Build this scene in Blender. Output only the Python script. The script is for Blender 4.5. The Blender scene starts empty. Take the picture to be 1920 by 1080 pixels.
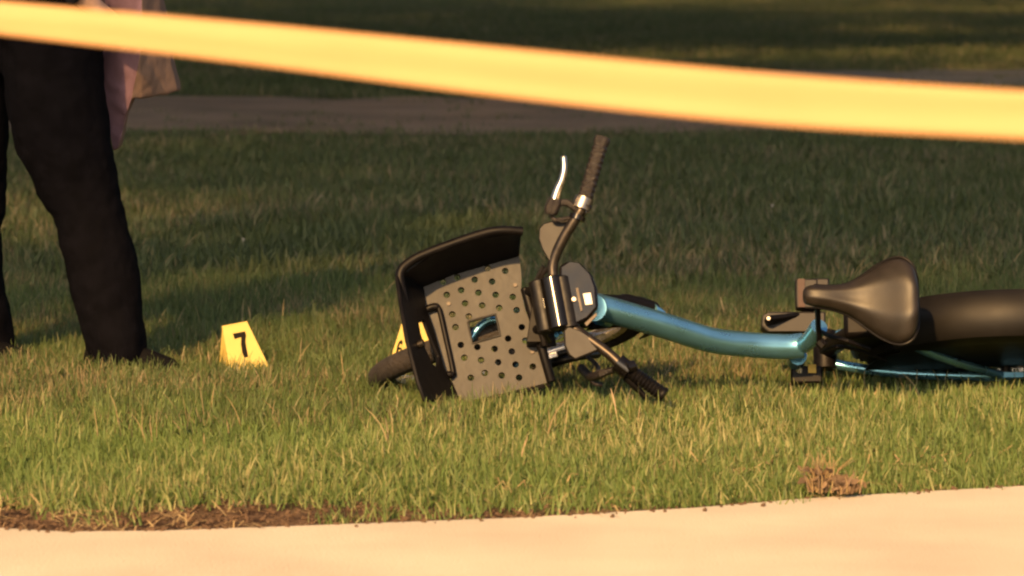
import bpy, bmesh, math, random
import numpy as np
from mathutils import Vector, Matrix, noise as mnoise
from mathutils.geometry import tessellate_polygon

random.seed(7)
rng = np.random.default_rng(7)
R = math.radians
scene = bpy.context.scene
COL = scene.collection

# ------------------------------------------------------------------ camera
CAM_H, F_PX, HORIZON = 1.10, 7800.0, -127.0         # metres, lens in pixels of a 1920 wide frame, horizon row
PITCH = math.atan((540 - HORIZON) / F_PX)
cam_data = bpy.data.cameras.new('camera')
cam = bpy.data.objects.new('camera', cam_data)
COL.objects.link(cam)
cam.location = (0, 0, CAM_H)
cam.rotation_euler = (math.pi / 2 - PITCH, 0, 0)
cam_data.sensor_width = 36.0
cam_data.lens = F_PX / 1920 * 36.0 * math.cos(PITCH)
cam_data.clip_start = 0.1
cam_data.clip_end = 2000
cam_data.dof.use_dof = True
cam_data.dof.focus_distance = 9.4
cam_data.dof.aperture_fstop = 8.0
scene.camera = cam

# ------------------------------------------------------------------ light
SUN_ELEV, SUN_AZ = R(30), R(16)                     # azimuth: to the left of straight behind the camera
S_DIR = Vector((-math.sin(SUN_AZ) * math.cos(SUN_ELEV), -math.cos(SUN_AZ) * math.cos(SUN_ELEV), math.sin(SUN_ELEV)))
world = bpy.data.worlds.new('World')
scene.world = world
world.use_nodes = True
wn = world.node_tree
bg = wn.nodes.get('Background') or wn.nodes.new('ShaderNodeBackground')
sky = wn.nodes.new('ShaderNodeTexSky')
sky.sky_type = 'NISHITA'
sky.sun_disc = False
sky.sun_elevation = SUN_ELEV
sky.sun_rotation = math.atan2(S_DIR.x, S_DIR.y)
sky.dust_density = 5.0
sky.ozone_density = 0.6
wn.links.new(sky.outputs[0], bg.inputs[0])
bg.inputs[1].default_value = 0.085
sun_data = bpy.data.lights.new('sun', 'SUN')
sun_data.energy = 5.0
sun_data.angle = R(1.2)
sun_data.color = (1.0, 0.57, 0.21)
sun = bpy.data.objects.new('sun', sun_data)
COL.objects.link(sun)
sun.location = S_DIR * 60
sun.rotation_euler = S_DIR.to_track_quat('Z', 'Y').to_euler()
scene.view_settings.view_transform = 'Standard'
scene.view_settings.look = 'None'
scene.view_settings.gamma = 1.0
scene.view_settings.use_curve_mapping = False
scene.view_settings.exposure = 1.0
scene.cycles.use_denoising = True
scene.cycles.filter_width = 2.3
scene.cycles.max_bounces = 6
scene.cycles.transparent_max_bounces = 4

# ------------------------------------------------------------------ pixel helpers
CW = cam.rotation_euler.to_matrix()
CPOS = Vector((0, 0, CAM_H))
FP = F_PX * math.cos(PITCH)


def ray(px, py):
    return CW @ Vector(((px - 960) / FP, -(py - 540) / FP, -1.0))


def at(px, py, Y):
    """the point at depth Y metres that a pixel looks at"""
    d = ray(px, py)
    return CPOS + d * (Y / d.y)


def on_ground(px, py, z=0.0):
    d = ray(px, py)
    return CPOS + d * ((z - CAM_H) / d.z)


def project(p):
    q = CW.transposed() @ (Vector(p) - CPOS)
    return 960 + q.x / -q.z * FP, 540 - q.y / -q.z * FP


# ------------------------------------------------------------------ materials
def srgb(r, g, b):
    f = lambda c: (c / 255 / 12.92) if c <= 10 else ((c / 255 + 0.055) / 1.055) ** 2.4
    return (f(r), f(g), f(b), 1)


def mat(name, col, rough=0.6, metal=0.0, var=0.25, scale=30.0, bump=0.0, bump_scale=200.0, spec=0.5, col2=None, coat=0.0, detail=5.0):
    m = bpy.data.materials.new(name)
    m.use_nodes = True
    nt = m.node_tree
    b = nt.nodes['Principled BSDF']
    b.inputs['Roughness'].default_value = rough
    b.inputs['Metallic'].default_value = metal
    b.inputs['Specular IOR Level'].default_value = spec
    b.inputs['Coat Weight'].default_value = coat
    tc = nt.nodes.new('ShaderNodeTexCoord')
    n = nt.nodes.new('ShaderNodeTexNoise')
    n.inputs['Scale'].default_value = scale
    n.inputs['Detail'].default_value = detail
    nt.links.new(tc.outputs['Object'], n.inputs['Vector'])
    ramp = nt.nodes.new('ShaderNodeValToRGB')
    c2 = col2 if col2 else tuple(c * (1 - var) for c in col[:3])
    c1 = col if col2 else tuple(min(1, c * (1 + var * 0.6)) for c in col[:3])
    ramp.color_ramp.elements[0].position = 0.32
    ramp.color_ramp.elements[0].color = (*c2[:3], 1)
    ramp.color_ramp.elements[1].position = 0.68
    ramp.color_ramp.elements[1].color = (*c1[:3], 1)
    nt.links.new(n.outputs['Fac'], ramp.inputs['Fac'])
    nt.links.new(ramp.outputs['Color'], b.inputs['Base Color'])
    mr = nt.nodes.new('ShaderNodeMapRange')
    mr.inputs['To Min'].default_value = max(0, rough - 0.1)
    mr.inputs['To Max'].default_value = min(1, rough + 0.12)
    nt.links.new(n.outputs['Fac'], mr.inputs['Value'])
    nt.links.new(mr.outputs['Result'], b.inputs['Roughness'])
    if bump:
        n2 = nt.nodes.new('ShaderNodeTexNoise')
        n2.inputs['Scale'].default_value = bump_scale
        n2.inputs['Detail'].default_value = 6
        nt.links.new(tc.outputs['Object'], n2.inputs['Vector'])
        bp = nt.nodes.new('ShaderNodeBump')
        bp.inputs['Strength'].default_value = bump
        bp.inputs['Distance'].default_value = 0.01
        nt.links.new(n2.outputs['Fac'], bp.inputs['Height'])
        nt.links.new(bp.outputs['Normal'], b.inputs['Normal'])
    return m


M_CONCRETE = mat('concrete', (0.55, 0.50, 0.41), 0.9, var=0.13, scale=2.2, bump=0.3, bump_scale=160, spec=0.2)
M_PATH = mat('dirt_path', (0.25, 0.175, 0.12), 0.95, var=0.25, scale=1.3, bump=0.6, bump_scale=40, spec=0.1)
M_PATH2 = mat('gravel_path', (0.19, 0.17, 0.14), 0.95, var=0.25, scale=1.1, bump=0.6, bump_scale=40, spec=0.1)
M_SOIL = mat('soil', (0.13, 0.082, 0.048), 0.95, var=0.4, scale=18, bump=0.9, bump_scale=90, spec=0.1)
M_CRUMB = mat('soil_crumb', (0.12, 0.078, 0.05), 0.95, col2=(0.07, 0.045, 0.03), scale=40, spec=0.1)
M_CHAFF = mat('dry_chaff', (0.36, 0.28, 0.15), 0.9, col2=(0.20, 0.13, 0.07), scale=30, spec=0.1)
M_BLUE = mat('blue_paint', (0.18, 0.43, 0.60), 0.27, metal=0.85, var=0.10, scale=12, bump=0.02, coat=0.3)
M_BLACK = mat('black_plastic', (0.0045, 0.0038, 0.0040), 0.45, var=0.35, scale=30, spec=0.14)
M_GLOSS = mat('gloss_black', (0.005, 0.0042, 0.0042), 0.15, var=0.3, scale=20, spec=0.28)
M_SLEEVE = mat('satin_black', (0.005, 0.0042, 0.004), 0.5, var=0.4, scale=40, bump=0.1, bump_scale=80, spec=0.3)
M_STEEL = mat('worn_steel', (0.30, 0.27, 0.24), 0.34, metal=1.0, var=0.3, scale=60)
M_RUBBER = mat('dusty_rubber', (0.022, 0.017, 0.014), 0.8, var=0.4, scale=40, bump=0.5, bump_scale=120)
M_GRIP = mat('grip_rubber', (0.014, 0.010, 0.0085), 0.34, var=0.3, scale=50, bump=0.6, bump_scale=300)
M_PANEL = mat('bar_panel', (0.010, 0.0085, 0.0078), 0.45, spec=0.3, var=0.3, scale=25)
M_PLATE = mat('scuffed_plate', (0.024, 0.0225, 0.0205), 0.52, var=0.30, scale=11, bump=0.09, bump_scale=45, spec=0.35)
M_SADDLE = mat('saddle_vinyl', (0.014, 0.011, 0.0085), 0.46, var=0.3, scale=24, bump=0.04, bump_scale=260, spec=0.35)
M_FENDER = mat('dusty_fender', (0.0055, 0.0046, 0.004), 0.5, var=0.3, scale=14, spec=0.2)
M_METAL = mat('brushed_metal', (0.60, 0.56, 0.50), 0.28, metal=1.0, var=0.15, scale=60)
M_DARKMETAL = mat('dark_metal', (0.045, 0.038, 0.032), 0.38, metal=0.8, var=0.3, scale=50)
M_WHITE = mat('white_sticker', (0.75, 0.70, 0.62), 0.5, var=0.05)
M_ORANGE = mat('orange_reflector', (0.040, 0.016, 0.012), 0.5, var=0.2, spec=0.3)
M_YREFL = mat('yellow_reflector', (0.45, 0.30, 0.05), 0.5, var=0.2, spec=0.3)
M_MARKER = mat('marker_yellow', (0.44, 0.335, 0.09), 0.5, var=0.05, scale=20, spec=0.3)
M_INK = mat('black_ink', (0.008, 0.006, 0.005), 0.7, var=0.2, spec=0.08)
M_TROUSER = mat('dark_trousers', (0.0028, 0.0027, 0.0042), 0.85, var=0.35, scale=26, bump=0.3, bump_scale=350, spec=0.04)
M_SHOE = mat('black_shoe', (0.004, 0.0038, 0.004), 0.75, var=0.3, scale=30, spec=0.08)
M_SHIRT = mat('dark_jacket', (0.016, 0.016, 0.022), 0.8, var=0.3, scale=26, spec=0.2)
M_SKIN = mat('skin', (0.42, 0.25, 0.17), 0.5, var=0.1, scale=60)
M_HAIR = mat('dark_hair', (0.02, 0.013, 0.010), 0.6, var=0.3, scale=60)
M_BAG = mat('brown_paper', (0.22, 0.14, 0.10), 0.85, var=0.10, scale=7, bump=0.3, bump_scale=30, spec=0.2)
M_BARK = mat('bark', (0.10, 0.075, 0.055), 0.95, var=0.4, scale=9, bump=0.9, bump_scale=30, spec=0.1)
M_STAKE = mat('weathered_wood', (0.26, 0.19, 0.13), 0.9, var=0.3, scale=14, bump=0.4, bump_scale=80, spec=0.2)


def tape_material():
    m = mat('yellow_tape', (0.62, 0.375, 0.175), 0.4, var=0.04, scale=5, spec=0.4)
    nt = m.node_tree
    b = nt.nodes['Principled BSDF']
    out = nt.nodes['Material Output']
    tr = nt.nodes.new('ShaderNodeBsdfTranslucent')
    tr.inputs[0].default_value = (0.62, 0.375, 0.175, 1)
    mx = nt.nodes.new('ShaderNodeMixShader')
    mx.inputs[0].default_value = 0.2
    nt.links.new(b.outputs[0], mx.inputs[1])
    nt.links.new(tr.outputs[0], mx.inputs[2])
    nt.links.new(mx.outputs[0], out.inputs[0])
    return m


M_TAPE = tape_material()


def grass_material(name, greens, dry, dry_amount, patch_scale=0.9):
    """blade colour: per-blade and per-tuft variation plus broad dry patches in the lawn itself"""
    m = bpy.data.materials.new(name)
    m.use_nodes = True
    nt = m.node_tree
    L = nt.links.new
    b = nt.nodes['Principled BSDF']
    out = nt.nodes['Material Output']
    att = nt.nodes.new('ShaderNodeAttribute')
    att.attribute_name = 'tint'
    oi = nt.nodes.new('ShaderNodeObjectInfo')
    geo = nt.nodes.new('ShaderNodeNewGeometry')
    n = nt.nodes.new('ShaderNodeTexNoise')
    n.inputs['Scale'].default_value = patch_scale
    n.inputs['Detail'].default_value = 4
    L(geo.outputs['Position'], n.inputs['Vector'])
    r1 = nt.nodes.new('ShaderNodeValToRGB')
    r1.color_ramp.elements[0].color = (*greens[0], 1)
    r1.color_ramp.elements[1].color = (*greens[1], 1)
    mixv = nt.nodes.new('ShaderNodeMath')
    mixv.operation = 'MULTIPLY_ADD'
    L(oi.outputs['Random'], mixv.inputs[0])
    mixv.inputs[1].default_value = 0.35
    half = nt.nodes.new('ShaderNodeMath')
    half.operation = 'MULTIPLY'
    L(att.outputs['Fac'], half.inputs[0])
    half.inputs[1].default_value = 0.65
    L(half.outputs[0], mixv.inputs[2])
    L(mixv.outputs[0], r1.inputs[0])
    # dryness
    d1 = nt.nodes.new('ShaderNodeMath')
    d1.operation = 'MULTIPLY_ADD'
    L(n.outputs['Fac'], d1.inputs[0])
    d1.inputs[1].default_value = 1.3
    L(att.outputs['Fac'], d1.inputs[2])
    mr = nt.nodes.new('ShaderNodeMapRange')
    mr.inputs['From Min'].default_value = 1.55 - dry_amount
    mr.inputs['From Max'].default_value = 1.85 - dry_amount
    L(d1.outputs[0], mr.inputs['Value'])
    mix = nt.nodes.new('ShaderNodeMixRGB')
    L(mr.outputs[0], mix.inputs[0])
    L(r1.outputs[0], mix.inputs[1])
    mix.inputs[2].default_value = (*dry, 1)
    L(mix.outputs[0], b.inputs['Base Color'])
    b.inputs['Roughness'].default_value = 0.5
    b.inputs['Specular IOR Level'].default_value = 0.3
    tr = nt.nodes.new('ShaderNodeBsdfTranslucent')
    L(mix.outputs[0], tr.inputs[0])
    ms = nt.nodes.new('ShaderNodeMixShader')
    ms.inputs[0].default_value = 0.3
    L(b.outputs[0], ms.inputs[1])
    L(tr.outputs[0], ms.inputs[2])
    L(ms.outputs[0], out.inputs[0])
    return m


M_GRASS = grass_material('grass_blades', ((0.068, 0.116, 0.028), (0.175, 0.240, 0.074)), (0.33, 0.31, 0.15), 0.19)
M_GRASS_DIM = grass_material('shade_toned_blades', ((0.048, 0.078, 0.024), (0.125, 0.165, 0.056)), (0.22, 0.18, 0.10), 0.20, 1.4)  # darker blade colours paint the gradual fall from sun into tree shade
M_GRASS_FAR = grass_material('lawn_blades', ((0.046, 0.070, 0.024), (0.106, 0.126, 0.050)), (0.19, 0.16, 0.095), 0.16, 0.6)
M_STALK = grass_material('seed_stalks', ((0.25, 0.20, 0.10), (0.36, 0.27, 0.15)), (0.42, 0.30, 0.20), 0.1)
M_LEAF = grass_material('tree_leaves', ((0.035, 0.06, 0.02), (0.09, 0.12, 0.035)), (0.12, 0.12, 0.04), -0.3, 0.4)


def ground_material():
    m = mat('lawn_soil', (0.085, 0.085, 0.035), 0.95, col2=(0.045, 0.050, 0.020), scale=1.5, bump=0.8, bump_scale=50, spec=0.1, detail=8)
    return m


M_GROUND = ground_material()


# ------------------------------------------------------------------ object helpers
def link(name, me, material=None, parent=None, smooth=False):
    o = bpy.data.objects.new(name, me)
    COL.objects.link(o)
    if material is not None:
        me.materials.append(material)
    if parent is not None:
        o.parent = parent
    if smooth:
        me.polygons.foreach_set('use_smooth', [True] * len(me.polygons))
    return o


def tag(o, label=None, cat=None, group=None, kind=None):
    for k, v in (('label', label), ('category', cat), ('group', group), ('kind', kind)):
        if v:
            o[k] = v
    return o


def empty(name, loc=(0, 0, 0)):
    o = bpy.data.objects.new(name, None)
    o.empty_display_size = 0.1
    COL.objects.link(o)
    o.location = loc
    return o


class MB:
    """collects shapes; build() links them as one mesh"""

    def __init__(self):
        self.v, self.f = [], []

    def add(self, vs, fs):
        k = len(self.v)
        self.v += [tuple(x) for x in vs]
        self.f += [tuple(i + k for i in f) for f in fs]

    def tube(self, pts, rad, n=12, caps=True, flat=1.0):
        pts = [Vector(p) for p in pts]
        rads = [rad] * len(pts) if not hasattr(rad, '__len__') else list(rad)
        ring, up = [], None
        for i, p in enumerate(pts):
            a = pts[max(i - 1, 0)]
            b = pts[min(i + 1, len(pts) - 1)]
            t = (b - a).normalized()
            if up is None:
                up = Vector((0, 0, 1)) if abs(t.z) < 0.9 else Vector((1, 0, 0))
            s = t.cross(up).normalized()
            u = s.cross(t).normalized()
            up = u
            ring.append([p + (s * math.cos(q) * flat + u * math.sin(q)) * rads[i] for q in [2 * math.pi * j / n for j in range(n)]])
        vs = [v for r in ring for v in r]
        fs = []
        for i in range(len(ring) - 1):
            for j in range(n):
                fs.append((i * n + j, i * n + (j + 1) % n, (i + 1) * n + (j + 1) % n, (i + 1) * n + j))
        if caps:
            fs.append(tuple(range(n - 1, -1, -1)))
            fs.append(tuple((len(ring) - 1) * n + j for j in range(n)))
        self.add(vs, fs)
        return self

    def loft(self, rings, caps=True, closed=False):
        n = len(rings[0])
        vs = [v for r in rings for v in r]
        fs = []
        m = len(rings)
        for i in range(m if closed else m - 1):
            i2 = (i + 1) % m
            for j in range(n):
                fs.append((i * n + j, i * n + (j + 1) % n, i2 * n + (j + 1) % n, i2 * n + j))
        if caps and not closed:
            fs.append(tuple(range(n - 1, -1, -1)))
            fs.append(tuple((m - 1) * n + j for j in range(n)))
        self.add(vs, fs)
        return self

    def slab(self, loops, thick):
        """loops: outer loop then holes, 3-D points on one plane; thick: extrusion vector"""
        loops = [[Vector(p) for p in l] for l in loops]
        flat = [p for l in loops for p in l]
        tris = tessellate_polygon(loops)
        t = Vector(thick)
        n = len(flat)
        vs = flat + [p + t for p in flat]
        fs = [tuple(f) for f in tris] + [tuple(i + n for i in reversed(f)) for f in tris]
        k = 0
        for l in loops:
            for i in range(len(l)):
                a, b = k + i, k + (i + 1) % len(l)
                fs.append((a, b, b + n, a + n))
            k += len(l)
        self.add(vs, fs)
        return self

    def box(self, c, ax, ay, az):
        c, ax, ay, az = Vector(c), Vector(ax), Vector(ay), Vector(az)
        vs = [c + ax * i + ay * j + az * k for i in (-1, 1) for j in (-1, 1) for k in (-1, 1)]
        self.add(vs, [(0, 1, 3, 2), (4, 6, 7, 5), (0, 4, 5, 1), (2, 3, 7, 6), (0, 2, 6, 4), (1, 5, 7, 3)])
        return self

    def build(self, name, material, parent=None, smooth=True, bevel=0.0, angle=40, sub=0):
        me = bpy.data.meshes.new(name)
        me.from_pydata(self.v, [], self.f)
        bm = bmesh.new()
        bm.from_mesh(me)
        bmesh.ops.recalc_face_normals(bm, faces=bm.faces)
        bm.to_mesh(me)
        bm.free()
        me.update()
        o = link(name, me, material, parent, smooth)
        if bevel:
            md = o.modifiers.new('bevel', 'BEVEL')
            md.width = bevel
            md.segments = 2
            md.limit_method = 'ANGLE'
            md.angle_limit = R(35)
        if sub:
            md = o.modifiers.new('sub', 'SUBSURF')
            md.levels = md.render_levels = sub
        if smooth and not sub:
            me.set_sharp_from_angle(angle=R(angle))
        return o


def spline(pts, n=6):
    """Catmull-Rom through 3-D points"""
    pts = [Vector(p) for p in pts]
    out = []
    for i in range(len(pts) - 1):
        p0 = pts[max(i - 1, 0)]
        p1, p2 = pts[i], pts[i + 1]
        p3 = pts[min(i + 2, len(pts) - 1)]
        for k in range(n):
            t = k / n
            out.append(0.5 * ((2 * p1) + (p2 - p0) * t + (2 * p0 - 5 * p1 + 4 * p2 - p3) * t * t + (3 * p1 - p0 - 3 * p2 + p3) * t ** 3))
    out.append(pts[-1])
    return out


def grid_mesh(xs, ys, zf):
    X, Y = np.meshgrid(xs, ys)
    Z = zf(X, Y)
    v = np.stack([X.ravel(), Y.ravel(), Z.ravel()], 1)
    nx, ny = len(xs), len(ys)
    i, j = np.meshgrid(np.arange(nx - 1), np.arange(ny - 1))
    a = (j * nx + i).ravel()
    f = np.stack([a, a + 1, a + nx + 1, a + nx], 1)
    me = bpy.data.meshes.new('grid')
    me.from_pydata(v.tolist(), [], f.tolist())
    return me, X.ravel(), Y.ravel()


def vnoise(x, y, s, seed=0):
    return np.array([mnoise.noise((float(a) * s + seed * 17.3, float(b) * s - seed * 9.1, seed * 3.7)) for a, b in zip(np.ravel(x), np.ravel(y))]).reshape(np.shape(x))


# ------------------------------------------------------------------ the setting: ground, pavement, paths
EDGE_PX = [(-400, 990), (0, 1002), (120, 1009), (300, 1007), (560, 998), (960, 983), (1300, 964), (1540, 944), (1920, 922), (2300, 900)]
EDGE = [on_ground(x, y, 0.0) for x, y in EDGE_PX]
EX = np.array([-14.0] + [p.x for p in EDGE] + [14.0])
EY = np.array([EDGE[0].y - 0.4] + [p.y for p in EDGE] + [EDGE[-1].y + 4.6])


def edge_y(x):
    return np.interp(x, EX, EY)


def lawn_z(X, Y):
    d = Y - edge_y(X)
    base = 0.026 * np.clip(d / 0.5, 0, 1)
    und = 0.012 * np.sin(X * 2.1 + 0.6 * Y) * np.sin(Y * 1.3 + 0.5) + 0.006 * np.sin(X * 6.3 - Y * 4.1)
    hump = 0.032 * np.exp(-((X - 0.05) / 0.75) ** 2 - ((Y - 8.93) / 0.22) ** 2)
    hump = hump + 0.024 * np.exp(-((X - 0.95) / 0.6) ** 2 - ((Y - 9.22) / 0.2) ** 2)
    return base + hump + und * np.clip(d / 0.6, 0, 1)


# far ground sheet to the horizon
me, gx, gy = grid_mesh(np.array([-400, -120, -40, -14, 14, 40, 120, 400.0]), np.array([-200, -60, -10, 40, 120, 300, 700.0]), lambda X, Y: X * 0 - 0.06)
g = link('ground', me, M_GROUND)
tag(g, 'wide grassy ground running out to the horizon', kind='structure')

# lawn sheet: starts at the pavement edge
xs = np.concatenate([np.linspace(-14, -3.2, 28), np.linspace(-3.1, 3.1, 150), np.linspace(3.2, 14, 28)])
ds = np.concatenate([np.linspace(0, 6, 150), np.linspace(6.2, 20, 70), np.linspace(21, 72, 40)])
XX, DD = np.meshgrid(xs, ds)
YY = edge_y(XX) + DD
rough = vnoise(XX, YY, 9.0, 2) * 0.006 + vnoise(XX, YY, 28.0, 5) * 0.004
ZZ = lawn_z(XX, YY) + rough * np.clip(DD / 0.05, 0, 1) * (DD < 7)
nx, ny = len(xs), len(ds)
v = np.stack([XX.ravel(), YY.ravel(), ZZ.ravel()], 1)
ii, jj = np.meshgrid(np.arange(nx - 1), np.arange(ny - 1))
a = (jj * nx + ii).ravel()
me = bpy.data.meshes.new('lawn')
me.from_pydata(v.tolist(), [], np.stack([a, a + 1, a + nx + 1, a + nx], 1).tolist())
lawn = link('lawn', me, None, None, True)
tag(lawn, 'mown grass lawn behind the pale pavement', kind='structure')


def lawn_material():
    """soil beside the pavement, grassy thatch further in; the border is a ragged line in the place itself"""
    m = bpy.data.materials.new('lawn_floor')
    m.use_nodes = True
    nt = m.node_tree
    L = nt.links.new
    b = nt.nodes['Principled BSDF']
    b.inputs['Roughness'].default_value = 0.95
    b.inputs['Specular IOR Level'].default_value = 0.1
    att = nt.nodes.new('ShaderNodeAttribute')
    att.attribute_name = 'cover'
    geo = nt.nodes.new('ShaderNodeNewGeometry')
    n1 = nt.nodes.new('ShaderNodeTexNoise')
    n1.inputs['Scale'].default_value = 22
    n1.inputs['Detail'].default_value = 8
    L(geo.outputs['Position'], n1.inputs['Vector'])
    soil = nt.nodes.new('ShaderNodeValToRGB')
    soil.color_ramp.elements[0].position = 0.35
    soil.color_ramp.elements[0].color = (0.040, 0.024, 0.017, 1)
    soil.color_ramp.elements[1].position = 0.7
    soil.color_ramp.elements[1].color = (0.15, 0.098, 0.062, 1)
    L(n1.outputs['Fac'], soil.inputs[0])
    gr = nt.nodes.new('ShaderNodeValToRGB')
    gr.color_ramp.elements[0].position = 0.3
    gr.color_ramp.elements[0].color = (0.040, 0.050, 0.018, 1)
    gr.color_ramp.elements[1].position = 0.75
    gr.color_ramp.elements[1].color = (0.110, 0.105, 0.045, 1)
    L(n1.outputs['Fac'], gr.inputs[0])
    mx = nt.nodes.new('ShaderNodeMixRGB')
    L(att.outputs['Fac'], mx.inputs[0])
    L(soil.outputs[0], mx.inputs[1])
    L(gr.outputs[0], mx.inputs[2])
    L(mx.outputs[0], b.inputs['Base Color'])
    bp = nt.nodes.new('ShaderNodeBump')
    bp.inputs['Strength'].default_value = 0.9
    bp.inputs['Distance'].default_value = 0.02
    n2 = nt.nodes.new('ShaderNodeTexNoise')
    n2.inputs['Scale'].default_value = 60
    n2.inputs['Detail'].default_value = 8
    L(geo.outputs['Position'], n2.inputs['Vector'])
    L(n2.outputs['Fac'], bp.inputs['Height'])
    L(bp.outputs[0], b.inputs['Normal'])
    return m


def dirt_width(x):
    """how far the bare soil reaches in from the pavement"""
    return np.interp(x, [-3, -1.1, -0.9, -0.45, -0.2, 0.02, 0.2, 0.5, 1.3, 3], [0.17, 0.21, 0.25, 0.26, 0.23, 0.15, 0.07, 0.035, 0.03, 0.03])


def cover_at(X, Y):
    d = Y - edge_y(X)
    w = dirt_width(X)
    nz = vnoise(X, Y, 5.0, 1) * 0.35 + vnoise(X, Y, 16.0, 3) * 0.25
    return np.clip((d / np.maximum(w, 0.02) - 0.85 + nz * 1.3) / 0.45, 0, 1)


COVER = cover_at(XX, YY)
lawn.data.materials.append(lawn_material())
att = lawn.data.attributes.new('cover', 'FLOAT', 'POINT')
att.data.foreach_set('value', COVER.ravel().astype(np.float32))

# pavement: a concrete slab whose far edge meets the soil
mb = MB()
pts = list(zip(EX, EY))
top = [(x, y, 0.012) for x, y in pts]
near = [(x, -30.0, 0.012) for x, y in pts]
vs = top + near + [(x, y, -0.05) for x, y in pts]
n = len(pts)
fs = [(n + i, n + i + 1, i + 1, i) for i in range(n - 1)] + [(i, i + 1, 2 * n + i + 1, 2 * n + i) for i in range(n - 1)]
mb.add(vs, fs)
pav = mb.build('pavement', M_CONCRETE, smooth=False)
tag(pav, 'pale sunlit concrete pavement in front of the lawn', kind='structure')


def strip(name, near_px, far_px, z, material, label):
    """a ground strip bounded by two rows of pixels laid on the ground plane"""
    a = [on_ground(x, y, z) for x, y in near_px]
    b = [on_ground(x, y, z) for x, y in far_px]
    nseg = 40
    def samp(poly, t):
        s = t * (len(poly) - 1)
        i = min(int(s), len(poly) - 2)
        return poly[i].lerp(poly[i + 1], s - i)
    vs, fs = [], []
    for k in range(nseg + 1):
        for r in range(7):
            p = samp(a, k / nseg).lerp(samp(b, k / nseg), r / 6)
            if r in (0, 6):
                p = p + Vector((0, 0.5 * mnoise.noise((k * 0.9, r, 3)), 0))
            p.z = z
            vs.append(p)
    for k in range(nseg):
        for r in range(6):
            q = k * 7 + r
            fs.append((q, q + 7, q + 8, q + 1))
    m_ = MB()
    m_.add(vs, fs)
    o = m_.build(name, material, smooth=False)
    tag(o, label, kind='structure')
    return o


PATH_Z = 0.066
strip('path', [(-4000, 236), (-900, 248), (200, 252), (900, 252), (1450, 248), (2000, 226), (2900, 204), (7000, 178)], [(-4000, 166), (-900, 176), (200, 180), (900, 184), (1450, 178), (2000, 170), (2900, 160), (7000, 142)], PATH_Z, M_PATH, 'brown dirt path crossing behind the lawn')
strip('path', [(1000, 150), (1350, 158), (2000, 168), (2900, 166), (7000, 138)], [(1000, 140), (1350, 134), (2000, 130), (2900, 126), (7000, 110)], PATH_Z, M_PATH2, 'grey gravel path further back on the grass')


# ------------------------------------------------------------------ grass
protos = bpy.data.collections.new('tufts')
protos_mid = bpy.data.collections.new('mid_tufts')
protos_far = bpy.data.collections.new('far_tufts')
protos_stalk = bpy.data.collections.new('stalk_tufts')
protos_crumb = bpy.data.collections.new('crumbs')
protos_chaff = bpy.data.collections.new('chaff_bits')


def tuft(name, coll, material, blades, radius, h0, h1, w0, lean, head=False, seg=3):
    vs, fs, tint = [], [], []
    for _ in range(blades):
        ang, rr = random.uniform(0, 6.283), radius * math.sqrt(random.random())
        bx, by = rr * math.cos(ang), rr * math.sin(ang)
        h = random.uniform(h0, h1) * random.choice((1, 1, 1, 0.6))
        w = w0 * random.uniform(0.7, 1.3)
        dirn = random.uniform(0, 6.283)
        face = random.uniform(0, 6.283)
        ln = random.uniform(0.1, 1.0) ** 1.3 * lean
        dx, dy = math.cos(dirn), math.sin(dirn)
        fx, fy = math.cos(face), math.sin(face)
        t = random.random()
        k = len(vs)
        for s in range(seg + 1):
            q = s / seg
            off = ln * h * q * q
            z = h * q * (1 - 0.35 * ln * q)
            ww = w * (1 - q ** 1.6) * 0.5 + (0.0003 if s == seg else 0)
            if head and q > 0.6:
                ww = w * 1.5 * (1.05 - q)
            vs.append((bx + dx * off - fx * ww, by + dy * off - fy * ww, z - 0.01))
            vs.append((bx + dx * off + fx * ww, by + dy * off + fy * ww, z - 0.01))
            tint += [t, t]
        for s in range(seg):
            a = k + 2 * s
            fs.append((a, a + 1, a + 3, a + 2))
    me = bpy.data.meshes.new(name)
    me.from_pydata(vs, [], fs)
    at_ = me.attributes.new('tint', 'FLOAT', 'POINT')
    at_.data.foreach_set('value', tint)
    me.materials.append(material)
    o = bpy.data.objects.new(name, me)
    coll.objects.link(o)


for k in range(8):
    tuft('tuft', protos, M_GRASS, 36, 0.05, 0.020, 0.050, 0.0040, 0.75)
for k in range(8):
    tuft('mid_tuft', protos_mid, M_GRASS_DIM, 36, 0.055, 0.026, 0.066, 0.0042, 0.7)
for k in range(6):
    tuft('far_tuft', protos_far, M_GRASS_FAR, 46, 0.13, 0.03, 0.075, 0.009, 0.7)
for k in range(5):
    tuft('stalk_tuft', protos_stalk, M_STALK, 4, 0.05, 0.055, 0.115, 0.0034, 0.5, head=True, seg=5)


def crumb(name, coll, material, flat):
    bm = bmesh.new()
    bmesh.ops.create_icosphere(bm, subdivisions=1, radius=1)
    for v_ in bm.verts:
        v_.co *= random.uniform(0.6, 1.25)
        v_.co.z *= flat
    me = bpy.data.meshes.new(name)
    bm.to_mesh(me)
    bm.free()
    me.materials.append(material)
    coll.objects.link(bpy.data.objects.new(name, me))


for k in range(4):
    crumb('crumb', protos_crumb, M_CRUMB, 0.6)


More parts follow.
